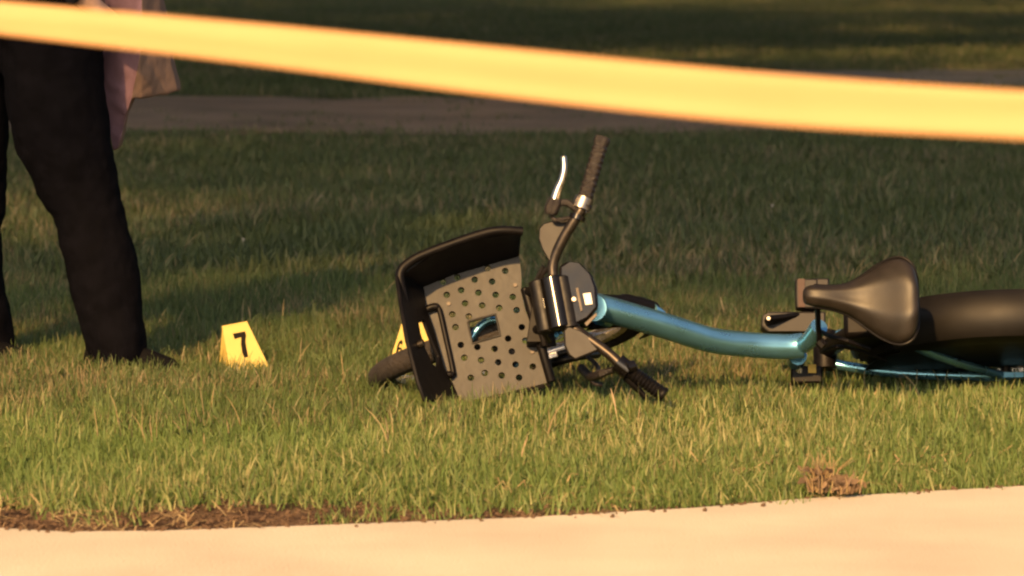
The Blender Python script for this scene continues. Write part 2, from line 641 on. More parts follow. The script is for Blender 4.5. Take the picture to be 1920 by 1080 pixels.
def chaff(name):
    vs, fs = [], []
    for _ in range(12):
        c = Vector((random.gauss(0, 0.03), random.gauss(0, 0.03), random.uniform(0.001, 0.01)))
        d = Vector((random.uniform(-1, 1), random.uniform(-1, 1), random.uniform(-0.1, 0.35))).normalized() * random.uniform(0.008, 0.03)
        w = d.cross(Vector((0, 0, 1))).normalized() * 0.0014
        k = len(vs)
        vs += [c - d - w, c - d + w, c + d + w, c + d - w]
        fs.append((k, k + 1, k + 2, k + 3))
    me = bpy.data.meshes.new(name)
    me.from_pydata([tuple(p) for p in vs], [], fs)
    me.materials.append(M_CHAFF)
    protos_chaff.objects.link(bpy.data.objects.new(name, me))


for k in range(4):
    chaff('chaff')


def scatter(name, label, coll, xs, ys, zf, dens_f, density, s0, s1, seed, tilt=0.2, kind='stuff'):
    """one stuff object: instances of the pieces in coll on a hidden carrier sheet (replaced by the instances)"""
    me, X, Y = grid_mesh(xs, ys, zf)
    a_ = me.attributes.new('dens', 'FLOAT', 'POINT')
    a_.data.foreach_set('value', np.clip(dens_f(X, Y), 0, 1).astype(np.float32))
    o = link(name, me)
    tag(o, label, kind=kind)
    ng = bpy.data.node_groups.new(name, 'GeometryNodeTree')
    ng.interface.new_socket(name='Geometry', in_out='INPUT', socket_type='NodeSocketGeometry')
    ng.interface.new_socket(name='Geometry', in_out='OUTPUT', socket_type='NodeSocketGeometry')
    N = ng.nodes.new
    gi, go = N('NodeGroupInput'), N('NodeGroupOutput')
    na = N('GeometryNodeInputNamedAttribute')
    na.data_type = 'FLOAT'
    na.inputs['Name'].default_value = 'dens'
    mul = N('ShaderNodeMath')
    mul.operation = 'MULTIPLY'
    mul.inputs[1].default_value = density
    dist = N('GeometryNodeDistributePointsOnFaces')
    dist.distribute_method = 'RANDOM'
    dist.inputs['Seed'].default_value = seed
    ci = N('GeometryNodeCollectionInfo')
    ci.inputs['Collection'].default_value = coll
    ci.inputs['Separate Children'].default_value = True
    ci.inputs['Reset Children'].default_value = True
    inst = N('GeometryNodeInstanceOnPoints')
    inst.inputs['Pick Instance'].default_value = True
    rv = N('FunctionNodeRandomValue')
    rv.data_type = 'FLOAT_VECTOR'
    rv.inputs[0].default_value = (-tilt, -tilt, 0)
    rv.inputs[1].default_value = (tilt, tilt, 6.283)
    rs = N('FunctionNodeRandomValue')
    rs.data_type = 'FLOAT'
    rs.inputs[2].default_value = s0
    rs.inputs[3].default_value = s1
    rs.inputs['Seed'].default_value = 5
    L = ng.links.new
    L(gi.outputs[0], dist.inputs['Mesh'])
    L([s for s in na.outputs if s.enabled][0], mul.inputs[0])
    L(mul.outputs[0], dist.inputs['Density'])
    L(dist.outputs['Points'], inst.inputs['Points'])
    L(ci.outputs[0], inst.inputs['Instance'])
    L(rv.outputs[0], inst.inputs['Rotation'])
    L([s for s in rs.outputs if s.enabled][0], inst.inputs['Scale'])
    L(inst.outputs[0], go.inputs[0])
    md = o.modifiers.new('scatter', 'NODES')
    md.node_group = ng
    return o


near_x = np.linspace(-3.0, 3.0, 121)
near_y = np.linspace(7.2, 12.6, 109)


def near_d(X, Y):
    c = cover_at(X, Y)
    patch = 0.78 + 0.5 * vnoise(X, Y, 3.0, 7)
    inside = (Y > edge_y(X) + 0.012)
    sparse = np.where(Y - edge_y(X) > 0.07, 0.22, 0.0)
    return np.maximum(c * patch, sparse * (vnoise(X, Y, 7, 9) > 0)) * inside


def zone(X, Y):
    """1 in the lighter strip beside the pavement, 0 in the lawn behind it, where shade is coloured into the blades"""
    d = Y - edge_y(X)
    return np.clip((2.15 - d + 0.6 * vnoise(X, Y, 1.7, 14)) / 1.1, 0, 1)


scatter('grass', 'short lighter lawn grass along the pavement', protos, near_x, near_y, lawn_z, lambda X, Y: near_d(X, Y) * zone(X, Y), 1600, 0.7, 1.35, 1)
scatter('grass', 'olive grass coloured darker for the start of the shade, around the bicycle and the markers', protos_mid, near_x, near_y, lawn_z, lambda X, Y: near_d(X, Y) * (1 - zone(X, Y)), 1350, 0.7, 1.35, 11)
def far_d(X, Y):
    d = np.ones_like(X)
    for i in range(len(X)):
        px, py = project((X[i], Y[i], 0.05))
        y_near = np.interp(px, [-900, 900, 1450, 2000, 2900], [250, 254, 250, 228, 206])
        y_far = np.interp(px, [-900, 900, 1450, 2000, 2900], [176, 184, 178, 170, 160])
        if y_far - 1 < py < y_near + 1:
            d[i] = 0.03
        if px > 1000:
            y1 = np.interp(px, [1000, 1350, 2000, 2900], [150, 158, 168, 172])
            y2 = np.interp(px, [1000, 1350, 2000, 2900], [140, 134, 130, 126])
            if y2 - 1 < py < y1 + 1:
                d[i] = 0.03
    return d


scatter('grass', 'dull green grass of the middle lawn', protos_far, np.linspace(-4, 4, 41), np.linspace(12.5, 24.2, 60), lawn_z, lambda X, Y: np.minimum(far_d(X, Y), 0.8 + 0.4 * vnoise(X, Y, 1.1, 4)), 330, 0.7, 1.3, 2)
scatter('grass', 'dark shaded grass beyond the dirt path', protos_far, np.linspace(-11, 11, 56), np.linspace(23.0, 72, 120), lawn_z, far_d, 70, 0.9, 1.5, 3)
scatter('dry_stalks', 'dry pinkish seed stalks standing among the grass', protos_stalk, near_x, np.linspace(7.6, 15.5, 159), lawn_z,
        lambda X, Y: np.clip(0.25 + 0.9 * vnoise(X, Y, 1.6, 12), 0.05, 1) * (Y > edge_y(X) + 0.35) * np.where(Y < 9.2, 0.5, 1.0), 52, 0.7, 1.25, 4)
scatter('soil_crumbs', 'crumbs of brown soil along the pavement edge', protos_crumb, near_x, np.linspace(7.1, 9.0, 153), lambda X, Y: np.maximum(lawn_z(X, Y) + 0.002, 0.0135 * (Y < edge_y(X) + 0.01)),
        lambda X, Y: np.where(Y > edge_y(X) - 0.005, 1 - cover_at(X, Y), np.clip(1 - (edge_y(X) - Y) / 0.09, 0, 1) ** 2 * np.clip(0.10 + 0.5 * vnoise(X, Y, 2.5, 41), 0, 1)), 2800, 0.002, 0.0075, 5, tilt=1.0)
scatter('dry_chaff', 'dry grass clippings lying on the bare soil', protos_chaff, near_x, np.linspace(7.2, 9.0, 73), lambda X, Y: lawn_z(X, Y) + 0.004,
        lambda X, Y: (1 - 0.6 * cover_at(X, Y)) * (Y > edge_y(X) - 0.0) * (Y < edge_y(X) + 0.55) * (0.35 + vnoise(X, Y, 3, 21)), 420, 0.6, 1.2, 6)

protos_flower = bpy.data.collections.new('flowers')
M_CLOVER = mat('clover_white', (0.42, 0.38, 0.33), 0.8, var=0.2)
for k in range(3):
    m_ = MB()
    for q in range(14):
        d_ = Vector((random.gauss(0, 1), random.gauss(0, 1), random.gauss(0, 1))).normalized()
        m_.tube([Vector((0, 0, .07)) + d_ * .002, Vector((0, 0, .07)) + d_ * .009], [.0022, .0012], 4)
    m_.tube([(0, 0, 0), (.004, 0, .068)], .001, 4)
    o_ = m_.build('clover', M_CLOVER)
    COL.objects.unlink(o_)
    protos_flower.objects.link(o_)
scatter('clover_flowers', 'tiny pale clover heads dotted through the middle lawn', protos_flower, np.linspace(-3, 3, 61), np.linspace(9.5, 17, 76), lawn_z,
        lambda X, Y: np.clip(vnoise(X, Y, 0.9, 31) * 2.2, 0, 1), 1.6, 0.5, 0.8, 8)

# ------------------------------------------------------------------ the bicycle: lies on its left side, nose to the left
ROLL = R(18.5)
AXLE = at(1885, 653, 9.64)
zx = Vector((-1, 0, 0))                                 # bike forward
zz = Vector((0, -math.cos(ROLL), math.sin(ROLL)))       # bike up
zy = zz.cross(zx)                                       # bike left
BM = Matrix.Translation(AXLE) @ Matrix((zx, zy, zz)).transposed().to_4x4()
BI = BM.inverted()
bike = empty('bicycle')
bike.matrix_world = BM
tag(bike, 'light blue electric bicycle with front basket lying on its side in the grass', 'bicycle')


def B(px, py, U):
    """the point of the bicycle at height U above its axles that a pixel looks at (bicycle coordinates: forward, left, up)"""
    o = BI @ CPOS
    d = BI.to_3x3() @ ray(px, py)
    return o + d * ((U - o.z) / d.z)


def Bp(pts):
    return [B(*p) for p in pts]


# frame
mb = MB()
main = spline(Bp([(1108, 573, 0.50), (1150, 583, 0.47), (1250, 612, 0.38), (1330, 637, 0.30), (1400, 646, 0.25), (1470, 650, 0.23), (1506, 648, 0.23)]), 6)
mb.tube(main, [0.029] * len(main), 20)
mb.tube(spline(Bp([(1500, 648, 0.23), (1516, 640, 0.27), (1536, 612, 0.33)]), 5), 0.020, 14)
seat_bot, seat_top = Vector((0.42, 0, -0.02)), Vector((0.29, 0, 0.42))
for s in (-1, 1):
    mb.tube(spline([seat_bot + Vector((0, 0.03 * s, 0.0)), Vector((0.25, 0.058 * s, -0.005)), Vector((0.0, 0.068 * s, 0.0))], 5), 0.012, 10)
    mb.tube(spline([Vector((0.315, 0.02 * s, 0.32)), Vector((0.20, 0.056 * s, 0.20)), Vector((0.0, 0.068 * s, 0.0))], 5), 0.0105, 10)
    mb.box((-0.004, 0.068 * s, 0), (0.034, 0, 0), (0, 0.006, 0), (0, 0, 0.022))
lug = B(1494, 672, 0.16)
mb.tube([lug + Vector((0.0, 0, -0.03)), lug + Vector((0, 0, 0.03))], 0.022, 12)
head_a, head_b = B(1112, 577, 0.56), B(1126, 575, 0.33)
mb.tube([head_b, head_a], 0.030, 18)
mb.tube([B(1126, 592, 0.44), B(1140, 600, 0.41)], [0.022, 0.018], 12)
frame = mb.build('frame', M_BLUE, bike, bevel=0.0)
mb = MB()
mb.tube([seat_bot, seat_top], 0.022, 16)
mb.tube([seat_bot + Vector((0, -0.045, 0)), seat_bot + Vector((0, 0.045, 0))], 0.028, 18)
mb.build('seat_tube', M_BLACK, bike)
mb = MB()
mb.tube(spline(Bp([(1125, 563, 0.42), (1170, 566, 0.36), (1215, 577, 0.32), (1236, 588, 0.30)]), 5), [0.014] * 5 + [0.019] * 8 + [0.014] * 3, 12)
mb.build('down_tube_cover', M_BLACK, bike)
mb = MB()
mb.tube([B(1222, 582, 0.325), B(1240, 590, 0.30)], [0.017, 0.012], 12)
mb.build('cover_tip', M_BLUE, bike)

# seat post and collar
mb = MB()
mb.tube([seat_top - Vector((-0.01, 0, 0.04)), Vector((0.262, 0.0, 0.50))], 0.0145, 14)
mb.tube([Vector((0.36, -0.03, 0.50)), Vector((0.26, -0.03, 0.50))], 0.005, 8)
mb.tube([Vector((0.36, 0.03, 0.50)), Vector((0.26, 0.03, 0.50))], 0.005, 8)
mb.build('seat_post', M_DARKMETAL, bike)
mb = MB()
mb.tube([seat_top - Vector((-0.012, 0, 0.04)), seat_top - Vector((-0.002, 0, 0.008))], 0.028, 14)
mb.build('seat_clamp', M_BLACK, bike)
mb = MB()
mb.tube(Bp([(1536, 640, 0.36), (1534, 612, 0.40), (1533, 575, 0.44)]), 0.0065, 8)
mb.tube(Bp([(1536, 640, 0.36), (1545, 650, 0.36)]), 0.012, 8)
mb.build('clamp_lever', M_BLACK, bike)
mb = MB()
mb.tube(spline(Bp([(1536, 620, 0.33), (1556, 630, 0.36), (1590, 640, 0.40), (1630, 655, 0.36)]), 4), 0.0055, 8)
mb.tube(spline(Bp([(1540, 660, 0.27), (1570, 650, 0.34), (1600, 655, 0.30), (1660, 675, 0.20)]), 4), 0.0045, 8)
mb.build('cable', M_BLACK, bike)
mb = MB()
mb.box((0.335, 0, 0.16), (0.045, 0, -0.014), (0, 0.036, 0), (0.02, 0, 0.12))
mb.build('battery_case', M_BLACK, bike, bevel=0.012)

# saddle: lofted sections from nose to tail, its top faces the camera
SN, ST = B(1506, 550, 0.55), B(1722, 566, 0.56)
sec = [(0.00, 0.012, -0.012), (0.03, 0.021, -0.002), (0.10, 0.025, 0.002), (0.22, 0.026, 0.000), (0.34, 0.031, -0.004), (0.44, 0.042, -0.006), (0.54, 0.060, -0.004), (0.64, 0.079, 0.002),
       (0.74, 0.093, 0.010), (0.82, 0.099, 0.018), (0.89, 0.096, 0.024), (0.95, 0.084, 0.025), (0.985, 0.064, 0.020), (1.0, 0.040, 0.010)]
rings = []
for t, w, du in sec:
    c = SN.lerp(ST, t)
    ring = []
    dep = 0.030 + 0.026 * min(1, t * 1.3)
    crown = 0.006 + 0.008 * t
    prof = [(-0.80, -dep), (-0.97, -dep * 0.75), (-1.0, -dep * 0.42), (-0.93, -dep * 0.13), (-0.75, 0.0), (-0.45, crown), (-0.16, crown * (1.05 if t < .3 else 0.75)), (0.16, crown * (1.05 if t < .3 else 0.75)), (0.45, crown), (0.75, 0.0), (0.93, -dep * 0.13), (1.0, -dep * 0.42), (0.97, -dep * 0.75), (0.80, -dep)]
    for q, h in prof:
        ring.append(c + Vector((0, q * w, du + h)))
    rings.append(ring)
mb = MB()
mb.loft(rings)
saddle = mb.build('saddle', M_SADDLE, bike, sub=2)
mb = MB()
piping = []
for t, w, du in sec[2:]:
    piping.append(SN.lerp(ST, t) + Vector((0, w * 1.0, du - 0.022)))
for t, w, du in reversed(sec[2:]):
    piping.append(SN.lerp(ST, t) + Vector((0, -w * 1.0, du - 0.022)))
mb.tube(spline(piping, 3), 0.0035, 8)
mb.build('piping', M_BLACK, saddle)


# wheels
def wheel(name, centre, axis, label, rad=0.335, tw=0.027):
    a = Vector(axis).normalized()
    e1 = a.cross(Vector((0, 0, 1))).normalized()
    e2 = a.cross(e1).normalized()

    def ringpts(r, off, n):
        return [centre + (e1 * math.cos(2 * math.pi * i / n) + e2 * math.sin(2 * math.pi * i / n)) * r + a * off for i in range(n)]
    mb_ = MB()
    secs = []
    for k in range(14):
        q = 2 * math.pi * k / 14
        secs.append((rad - tw + tw * math.cos(q), tw * math.sin(q)))
    n = 72
    rings_ = []
    for i in range(n):
        c, s = math.cos(2 * math.pi * i / n), math.sin(2 * math.pi * i / n)
        rings_.append([centre + (e1 * c + e2 * s) * r + a * o for r, o in secs])
    mb_.loft(rings_, caps=False, closed=True)
    w = mb_.build(name, M_RUBBER, bike)
    mb_ = MB()
    rs = [(rad - 0.052, -0.015), (rad - 0.066, -0.010), (rad - 0.066, 0.010), (rad - 0.052, 0.015)]
    rings_ = []
    for i in range(n):
        c, s = math.cos(2 * math.pi * i / n), math.sin(2 * math.pi * i / n)
        rings_.append([centre + (e1 * c + e2 * s) * r + a * o for r, o in rs])
    mb_.loft(rings_, caps=False, closed=True)
    mb_.build('rim', M_METAL, w)
    mb_ = MB()
    mb_.tube([centre - a * 0.06, centre - a * 0.045, centre - a * 0.04, centre + a * 0.04, centre + a * 0.045, centre + a * 0.06], [0.012, 0.012, 0.034, 0.034, 0.012, 0.012], 16)
    mb_.build('hub', M_DARKMETAL, w)
    for k in range(28):
        q = 2 * math.pi * k / 28
        q2 = q + (0.35 if k % 4 < 2 else -0.35)
        p = centre + (e1 * math.cos(q) + e2 * math.sin(q)) * (rad - 0.06)
        h = centre + (e1 * math.cos(q2) + e2 * math.sin(q2)) * 0.033 + a * (0.03 if k % 2 else -0.03)
        s_ = MB()
        s_.tube([h, p], 0.0013, 5)
        s_.build('spoke', M_METAL, w)
    return w


wheel('rear_wheel', Vector((0, 0, 0)), (0, 1, 0), '')

# rear fender, a wide channel over the wheel, and the skirt guard beside it
mb = MB()
prof = [(-0.056, -0.075), (-0.060, -0.03), (-0.054, -0.006), (-0.036, 0.006), (0, 0.011), (0.036, 0.006), (0.054, -0.006), (0.060, -0.03), (0.056, -0.075),
        (0.052, -0.075), (0.055, -0.03), (0.050, -0.010), (0.034, 0.001), (0, 0.006), (-0.034, 0.001), (-0.050, -0.010), (-0.055, -0.03), (-0.052, -0.075)]
rings = []
for k in range(40):
    q = R(40) + (R(195) - R(40)) * k / 39
    rings.append([Vector((math.cos(q) * (0.372 + o), s, math.sin(q) * (0.372 + o))) for s, o in prof])
mb.loft(rings)
mb.build('rear_fender', M_FENDER, bike)
mb = MB()
prof = [(-0.048, -0.05), (-0.052, -0.01), (0, 0.004), (0.052, -0.01), (0.048, -0.05), (0.043, -0.05), (0.046, -0.014), (0, -0.002), (-0.046, -0.014), (-0.043, -0.05)]
rings = []
for k in range(10):
    q = R(14) + R(27) * k / 9
    rings.append([Vector((math.cos(q) * (0.368 + o), s, math.sin(q) * (0.368 + o))) for s, o in prof])
mb.loft(rings)
mb.build('fender_flap', M_BLACK, bike)
for s in (-1, 1):
    outer = [Vector((math.cos(R(q)) * 0.33, 0.050 * s, math.sin(R(q)) * 0.33)) for q in range(-12, 193, 10)]
    inner = [Vector((math.cos(R(q)) * 0.055, 0.050 * s, math.sin(R(q)) * 0.055)) for q in range(188, -13, -25)]
    mb = MB()
    mb.slab([outer + inner], (0, 0.003 * s, 0))
    mb.build('skirt_guard', M_BLACK, bike, smooth=False)

# drive side: chain guard, cranks, pedals
mb = MB()
g0, g1 = B(1432, 603, 0.00), B(1548, 607, -0.02)
cg = [B(1430, 590, 0.03), B(1445, 584, 0.03), B(1548, 584, 0.03), B(1548, 622, 0.03), B(1440, 622, 0.03), B(1428, 612, 0.03)]
mb.slab([cg], (0, 0, -0.05))
mb.build('chain_guard', M_PANEL, bike, smooth=False, bevel=0.004)
mb = MB()
ca, cb = B(1440, 600, 0.055), B(1520, 588, 0.00)
mb.tube([ca, ca.lerp(cb, 0.5), cb], [0.017, 0.013, 0.016], 10, flat=0.6)
crank = mb.build('crank', M_BLACK, bike)
mb = MB()
mb.tube([ca + Vector((0, 0, 0.008)), ca + Vector((0.0, 0, 0.018))], 0.0045, 10)
mb.build('crank_bolt', M_STEEL, crank)
mb = MB()
pc = B(1512, 553, 0.02)
mb.box(pc, (0.026, 0, 0), (0, 0.036, 0), (0, 0, 0.016))
mb.box(pc + Vector((-0.035, -0.026, 0)), (0.018, 0, 0), (0, 0.012, 0), (0, 0, 0.012))
mb.build('pedal', M_PANEL, crank, bevel=0.004)
mb = MB()
mb.box(pc + Vector((0.013, 0, 0.018)), (0.008, 0, 0), (0, 0.034, 0), (0, 0, 0.003))
mb.build('reflector', M_ORANGE, crank, smooth=False)
mb = MB()
ca, cb = B(1494, 676, 0.13), B(1500, 706, 0.12)
mb.tube([ca, cb], [0.016, 0.012], 10)
crank2 = mb.build('crank', M_METAL, bike)
mb = MB()
pc = B(1512, 704, 0.12)
mb.box(pc, (0.036, 0, 0), (0, 0.02, 0), (0, 0, 0.014))
mb.build('pedal', M_BLACK, crank2, bevel=0.004)
mb = MB()
mb.box(pc + Vector((-0.012, -0.012, 0.017)), (0.009, 0, 0), (0, 0.010, 0), (0, 0, 0.002))
mb.build('reflector', M_YREFL, crank2, smooth=False)

# front wheel: steered about 14 degrees to the left
STEER = R(14)
ax = Vector((-0.34, 0, 0.94)).normalized()
rot = Matrix.Rotation(STEER, 3, ax)
FC = B(952, 655, 0.02)
fa = rot @ Vector((0, 1, 0))
wheel('front_wheel', FC, fa, '')
ff = rot @ Vector((1, 0, 0))
fu = fa.cross(ff) * -1
# front fender over the rear upper part of the front wheel
e1 = Vector(fa).cross(Vector((0, 0, 1))).normalized()
if e1.x < 0:
    e1 = -e1
e2 = Vector((0, 0, 1))
e2 = (e2 - fa * e2.dot(fa)).normalized()
mb = MB()
prof = [(-0.036, -0.03), (-0.032, -0.004), (0, 0.006), (0.032, -0.004), (0.036, -0.03), (0.033, -0.03), (0.029, -0.007), (0, 0.002), (-0.029, -0.007), (-0.033, -0.03)]
rings = []
for k in range(30):
    q = R(122) + R(73) * k / 29
    rings.append([FC + (e1 * math.cos(q) + e2 * math.sin(q)) * (0.352 + o) + fa * s for s, o in prof])
mb.loft(rings)
mb.build('front_fender', M_BLACK, bike)
# fork
crown = B(1030, 585, 0.36)
mb = MB()
for s in (-1, 1):
    mb.tube(spline([crown + fa * (0.048 * s) + Vector((0, 0, 0)), crown.lerp(FC, 0.5) + fa * (0.056 * s), FC + fa * (0.058 * s)], 6), 0.0135, 12)
mb.tube([crown - fa * 0.055, crown + fa * 0.055], 0.018, 14)
mb.tube([crown, B(1062, 565, 0.56)], 0.022, 16)
mb.tube(spline(Bp([(880, 640, 0.34), (897, 616, 0.345), (915, 602, 0.35), (935, 600, 0.355)]), 5), 0.009, 10)
mb.build('fork', M_BLUE, bike)
mb = MB()
mb.tube(spline(Bp([(1120, 664, 0.22), (1085, 668, 0.30), (1040, 680, 0.30), (1020, 690, 0.25)]), 4), 0.010, 10)
mb.tube(spline(Bp([(1110, 652, 0.25), (1080, 655, 0.30), (1045, 664, 0.31)]), 4), 0.007, 10)
mb.build('fender_stay', M_DARKMETAL, bike)

# handlebar group
mb = MB()
bar = spline(Bp([(1044, 560, 0.62), (1037, 520, 0.625), (1038, 490, 0.63), (1056, 448, 0.645), (1080, 408, 0.66), (1095, 378, 0.665), (1130, 262, 0.67)]), 6)
mb.tube(bar, 0.0118, 14)
bar2 = spline(Bp([(1044, 560, 0.62), (1066, 606, 0.62), (1098, 631, 0.625), (1140, 662, 0.635), (1172, 690, 0.64), (1240, 738, 0.64)]), 6)
mb.tube(bar2, 0.0118, 14)
hb = mb.build('handlebar', M_DARKMETAL, bike)
mb = MB()
gp = [B(1092, 388, 0.665).lerp(B(1130, 258, 0.67), t) for t in np.linspace(0, 1, 25)]
mb.tube(gp, [0.0205, 0.0205, 0.0175] + [0.0178 if i % 2 else 0.0150 for i in range(20)] + [0.019, 0.017], 16)
mb.build('grip', M_GRIP, hb)
mb = MB()
gp = [B(1174, 690, 0.64).lerp(B(1246, 742, 0.64), t) for t in np.linspace(0, 1, 25)]
mb.tube(gp, [0.0205, 0.0205, 0.0165] + [0.0168 if i % 2 else 0.0142 for i in range(20)] + [0.018, 0.016], 16)
mb.build('grip', M_BLACK, hb)
# bright collars at the grip ends
mb = MB()
c0, c1 = B(1088, 392, 0.665), B(1096, 372, 0.666)
mb.tube([c0, c1], 0.0215, 16)
mb.build('grip_collar', M_STEEL, hb)
mb = MB()
c0, c1 = B(1084, 404, 0.662), B(1092, 384, 0.665)
mb.tube([c0 - (c1 - c0) * 0.4, c0], 0.0185, 14)
mb.tube([B(1090, 392, 0.655), B(1101, 399, 0.655)], 0.012, 10)
mb.build('lever_clamp', M_GLOSS, hb)
mb = MB()
c0, c1 = B(1158, 680, 0.64), B(1180, 697, 0.64)
mb.tube([c0, c1], 0.021, 14)
mb.tube([B(1176, 690, 0.66), B(1190, 686, 0.655)], 0.013, 10)
mb.build('lever_clamp', M_GLOSS, hb)
# right brake lever (bright) with its dark mount
mb = MB()
lv = spline(Bp([(1040, 374, 0.675), (1046, 355, 0.68), (1054, 336, 0.685), (1058, 316, 0.69), (1057, 294, 0.69)]), 5)
mb.tube(lv, [0.0135 - 0.005 * i / (len(lv) - 1) for i in range(len(lv) - 2)] + [0.0095, 0.0085], 12, flat=0.75)
lever = mb.build('brake_lever', M_METAL, hb)
mb = MB()
mb.tube(spline(Bp([(1033, 402, 0.665), (1036, 388, 0.67), (1043, 372, 0.675)]), 4), [0.013, 0.015, 0.016, 0.017, 0.017, 0.016, 0.016, 0.015, 0.013], 12)
mb.tube(spline(Bp([(1040, 384, 0.672), (1062, 380, 0.668), (1086, 396, 0.664)]), 4), 0.0085, 10)
mb.tube(spline(Bp([(1034, 402, 0.665), (1040, 412, 0.66), (1062, 410, 0.66), (1084, 402, 0.66)]), 4), 0.005, 8)
mb.build('lever_mount', M_GRIP, hb)
# left brake lever, half in the grass
mb = MB()
lv = spline(Bp([(1163, 696, 0.63), (1182, 716, 0.625), (1200, 734, 0.62), (1214, 748, 0.62)]), 5)
mb.tube(lv, [0.014 - 0.006 * i / (len(lv) - 1) for i in range(len(lv))], 12, flat=0.7)
mb.build('brake_lever', M_BLACK, hb)
mb = MB()
mb.tube(spline(Bp([(1126, 702, 0.60), (1142, 696, 0.61), (1160, 692, 0.63), (1172, 690, 0.64)]), 4), 0.008, 10)
mb.tube(spline(Bp([(1090, 690, 0.50), (1108, 706, 0.55), (1130, 700, 0.60)]), 4), 0.010, 10)
mb.tube(spline(Bp([(1100, 668, 0.5), (1122, 690, 0.55), (1110, 715, 0.55), (1130, 722, 0.55)]), 4), 0.005, 8)
mb.build('lever_mount', M_GRIP, hb)
# bar panels (web plates behind the bar)
for px in ([(1011, 430), (1019, 421), (1040, 415), (1066, 412), (1084, 404), (1066, 440), (1050, 470), (1040, 494), (1032, 496), (1017, 470), (1010, 450)],
           [(1056, 622), (1064, 612), (1096, 624), (1128, 645), (1134, 654), (1100, 668), (1078, 677), (1066, 668), (1058, 650)]):
    U0 = 0.628
    l = [B(x, y, U0) for x, y in px]
    mb = MB()
    mb.slab([l], (0, 0, 0.010))
    mb.build('bar_panel', M_PANEL, hb, bevel=0.004)

# stem clamp: round glossy barrel, then the octagonal head unit with its sticker
mb = MB()
c0, c1 = B(1034, 520, 0.62), B(1052, 618, 0.62)
d = (c1 - c0)
mb.tube([c0, c0 + d * 0.03, c0 + d * 0.97, c1], [0.0216, 0.027, 0.027, 0.0216], 24)
mb.tube([c0 + d * 0.45, c0 + d * 0.45 + Vector((0.0, 0, -0.12))], 0.03, 16)
stem = mb.build('stem_clamp', M_GLOSS, bike)
for off, rd in ((Vector((0.030, 0, -0.03)), 0.020), (Vector((-0.020, 0, 0.0)), 0.022)):
    mb = MB()
    mb.tube([c0 + off, c0 + off + d * 0.03, c0 + off + d * 0.97, c1 + off], [rd * 0.8, rd, rd, rd * 0.8], 20)
    mb.build('clamp_sleeve', M_SLEEVE, stem)
mb = MB()
hu = [(1048, 512), (1062, 503), (1088, 506), (1110, 530), (1119, 556), (1121, 588), (1102, 610), (1086, 618), (1062, 618), (1050, 606)]
l = [B(x, y, 0.57) for x, y in hu]
mb.slab([l], (0, 0, 0.065))
head = mb.build('head_unit', M_GLOSS, bike, bevel=0.009)
mb = MB()
mb.slab([[B(x, y, 0.6375) for x, y in ((1093, 551), (1107, 549), (1111, 570), (1098, 572))]], (0, 0, 0.0015))
mb.build('sticker', M_WHITE, head, smooth=False)
mb = MB()
mb.slab([[B(x, y, 0.6365) for x, y in ((1080, 541), (1084, 540), (1092, 582), (1089, 584))]], (0, 0, 0.004))
mb.slab([[B(x, y, 0.6365) for x, y in ((1096, 607), (1100, 612), (1119, 592), (1118, 587))]], (0, 0, 0.004))
mb.build('edge_trim', M_DARKMETAL, head, smooth=False)
for x, y in ((1058, 552), (1076, 562), (1064, 580)):
    mb = MB()
    p = B(x, y, 0.635)
    mb.tube([p, p + Vector((0, 0, 0.006))], 0.005, 8)
    mb.build('bolt', M_STEEL, head)
# bracket between stem and basket
mb = MB()
for a_, b_ in (((1034, 540, 0.55), (985, 548, 0.45)), ((1046, 600, 0.55), (1000, 622, 0.45)), ((1000, 528, 0.48), (1022, 650, 0.46)), ((1012, 530, 0.50), (1034, 650, 0.48))):
    mb.tube([B(*a_), B(*b_)], 0.012, 10)
mb.tube(Bp([(984, 540, 0.46), (1034, 716, 0.44)]), 0.011, 10)
mb.box(B(1012, 590, 0.44), (0.02, 0, 0), (0.01, 0.07, 0), (0, 0, 0.03))
mb.build('basket_bracket', M_BLACK, bike, bevel=0.002)
mb = MB()
mb.tube(spline(Bp([(1020, 500, 0.60), (1006, 530, 0.58), (1008, 575, 0.56), (1018, 620, 0.55), (1030, 640, 0.5)]), 5), 0.006, 8)
mb.tube(spline(Bp([(1030, 500, 0.62), (1016, 520, 0.60), (1020, 560, 0.58), (1030, 600, 0.57)]), 5), 0.005, 8)
mb.build('cable', M_DARKMETAL, bike)

# basket: black walls, tan perforated floor plate
FU, RU = 0.42, 0.555


def rr(c, r, n=12):
    return [(c[0] + r * math.cos(2 * math.pi * i / n), c[1] + r * math.sin(2 * math.pi * i / n)) for i in range(n)]


holes = [(512, 384), (533, 458), (564, 568), (582, 640), (612, 740), (632, 812), (592, 360), (614, 432), (636, 506), (657, 580), (763, 309), (690, 373), (711, 446), (732, 518), (862, 324),
         (788, 384), (808, 458), (828, 532), (904, 470), (926, 544), (955, 640), (975, 716), (1017, 862), (878, 704), (899, 777), (920, 850), (940, 924), (802, 762), (822, 838), (842, 912),
         (705, 752), (726, 826), (748, 898), (668, 925)]
outline = [(790, 531), (884, 500), (973, 476), (978, 520), (977, 548), (986, 585), (1001, 620), (1014, 655), (1032, 712), (1030, 718), (950, 737), (868, 756), (858, 740), (845, 708), (833, 690), (818, 640), (808, 600), (797, 585)]
sq = [(877, 603), (929, 589), (938, 629), (886, 644)]
loops = [[B(x, y, FU) for x, y in outline], [B(x, y, FU) for x, y in sq]]
for hx, hy in holes:
    c = B(660 + hx / 3, 400 + hy / 3, FU)
    loops.append([c + Vector((0.0077 * math.cos(q), 0.0077 * math.sin(q), 0)) for q in [2 * math.pi * i / 10 for i in range(10)]])
mb = MB()
TLo, TRo = (748, 512), (982, 436)
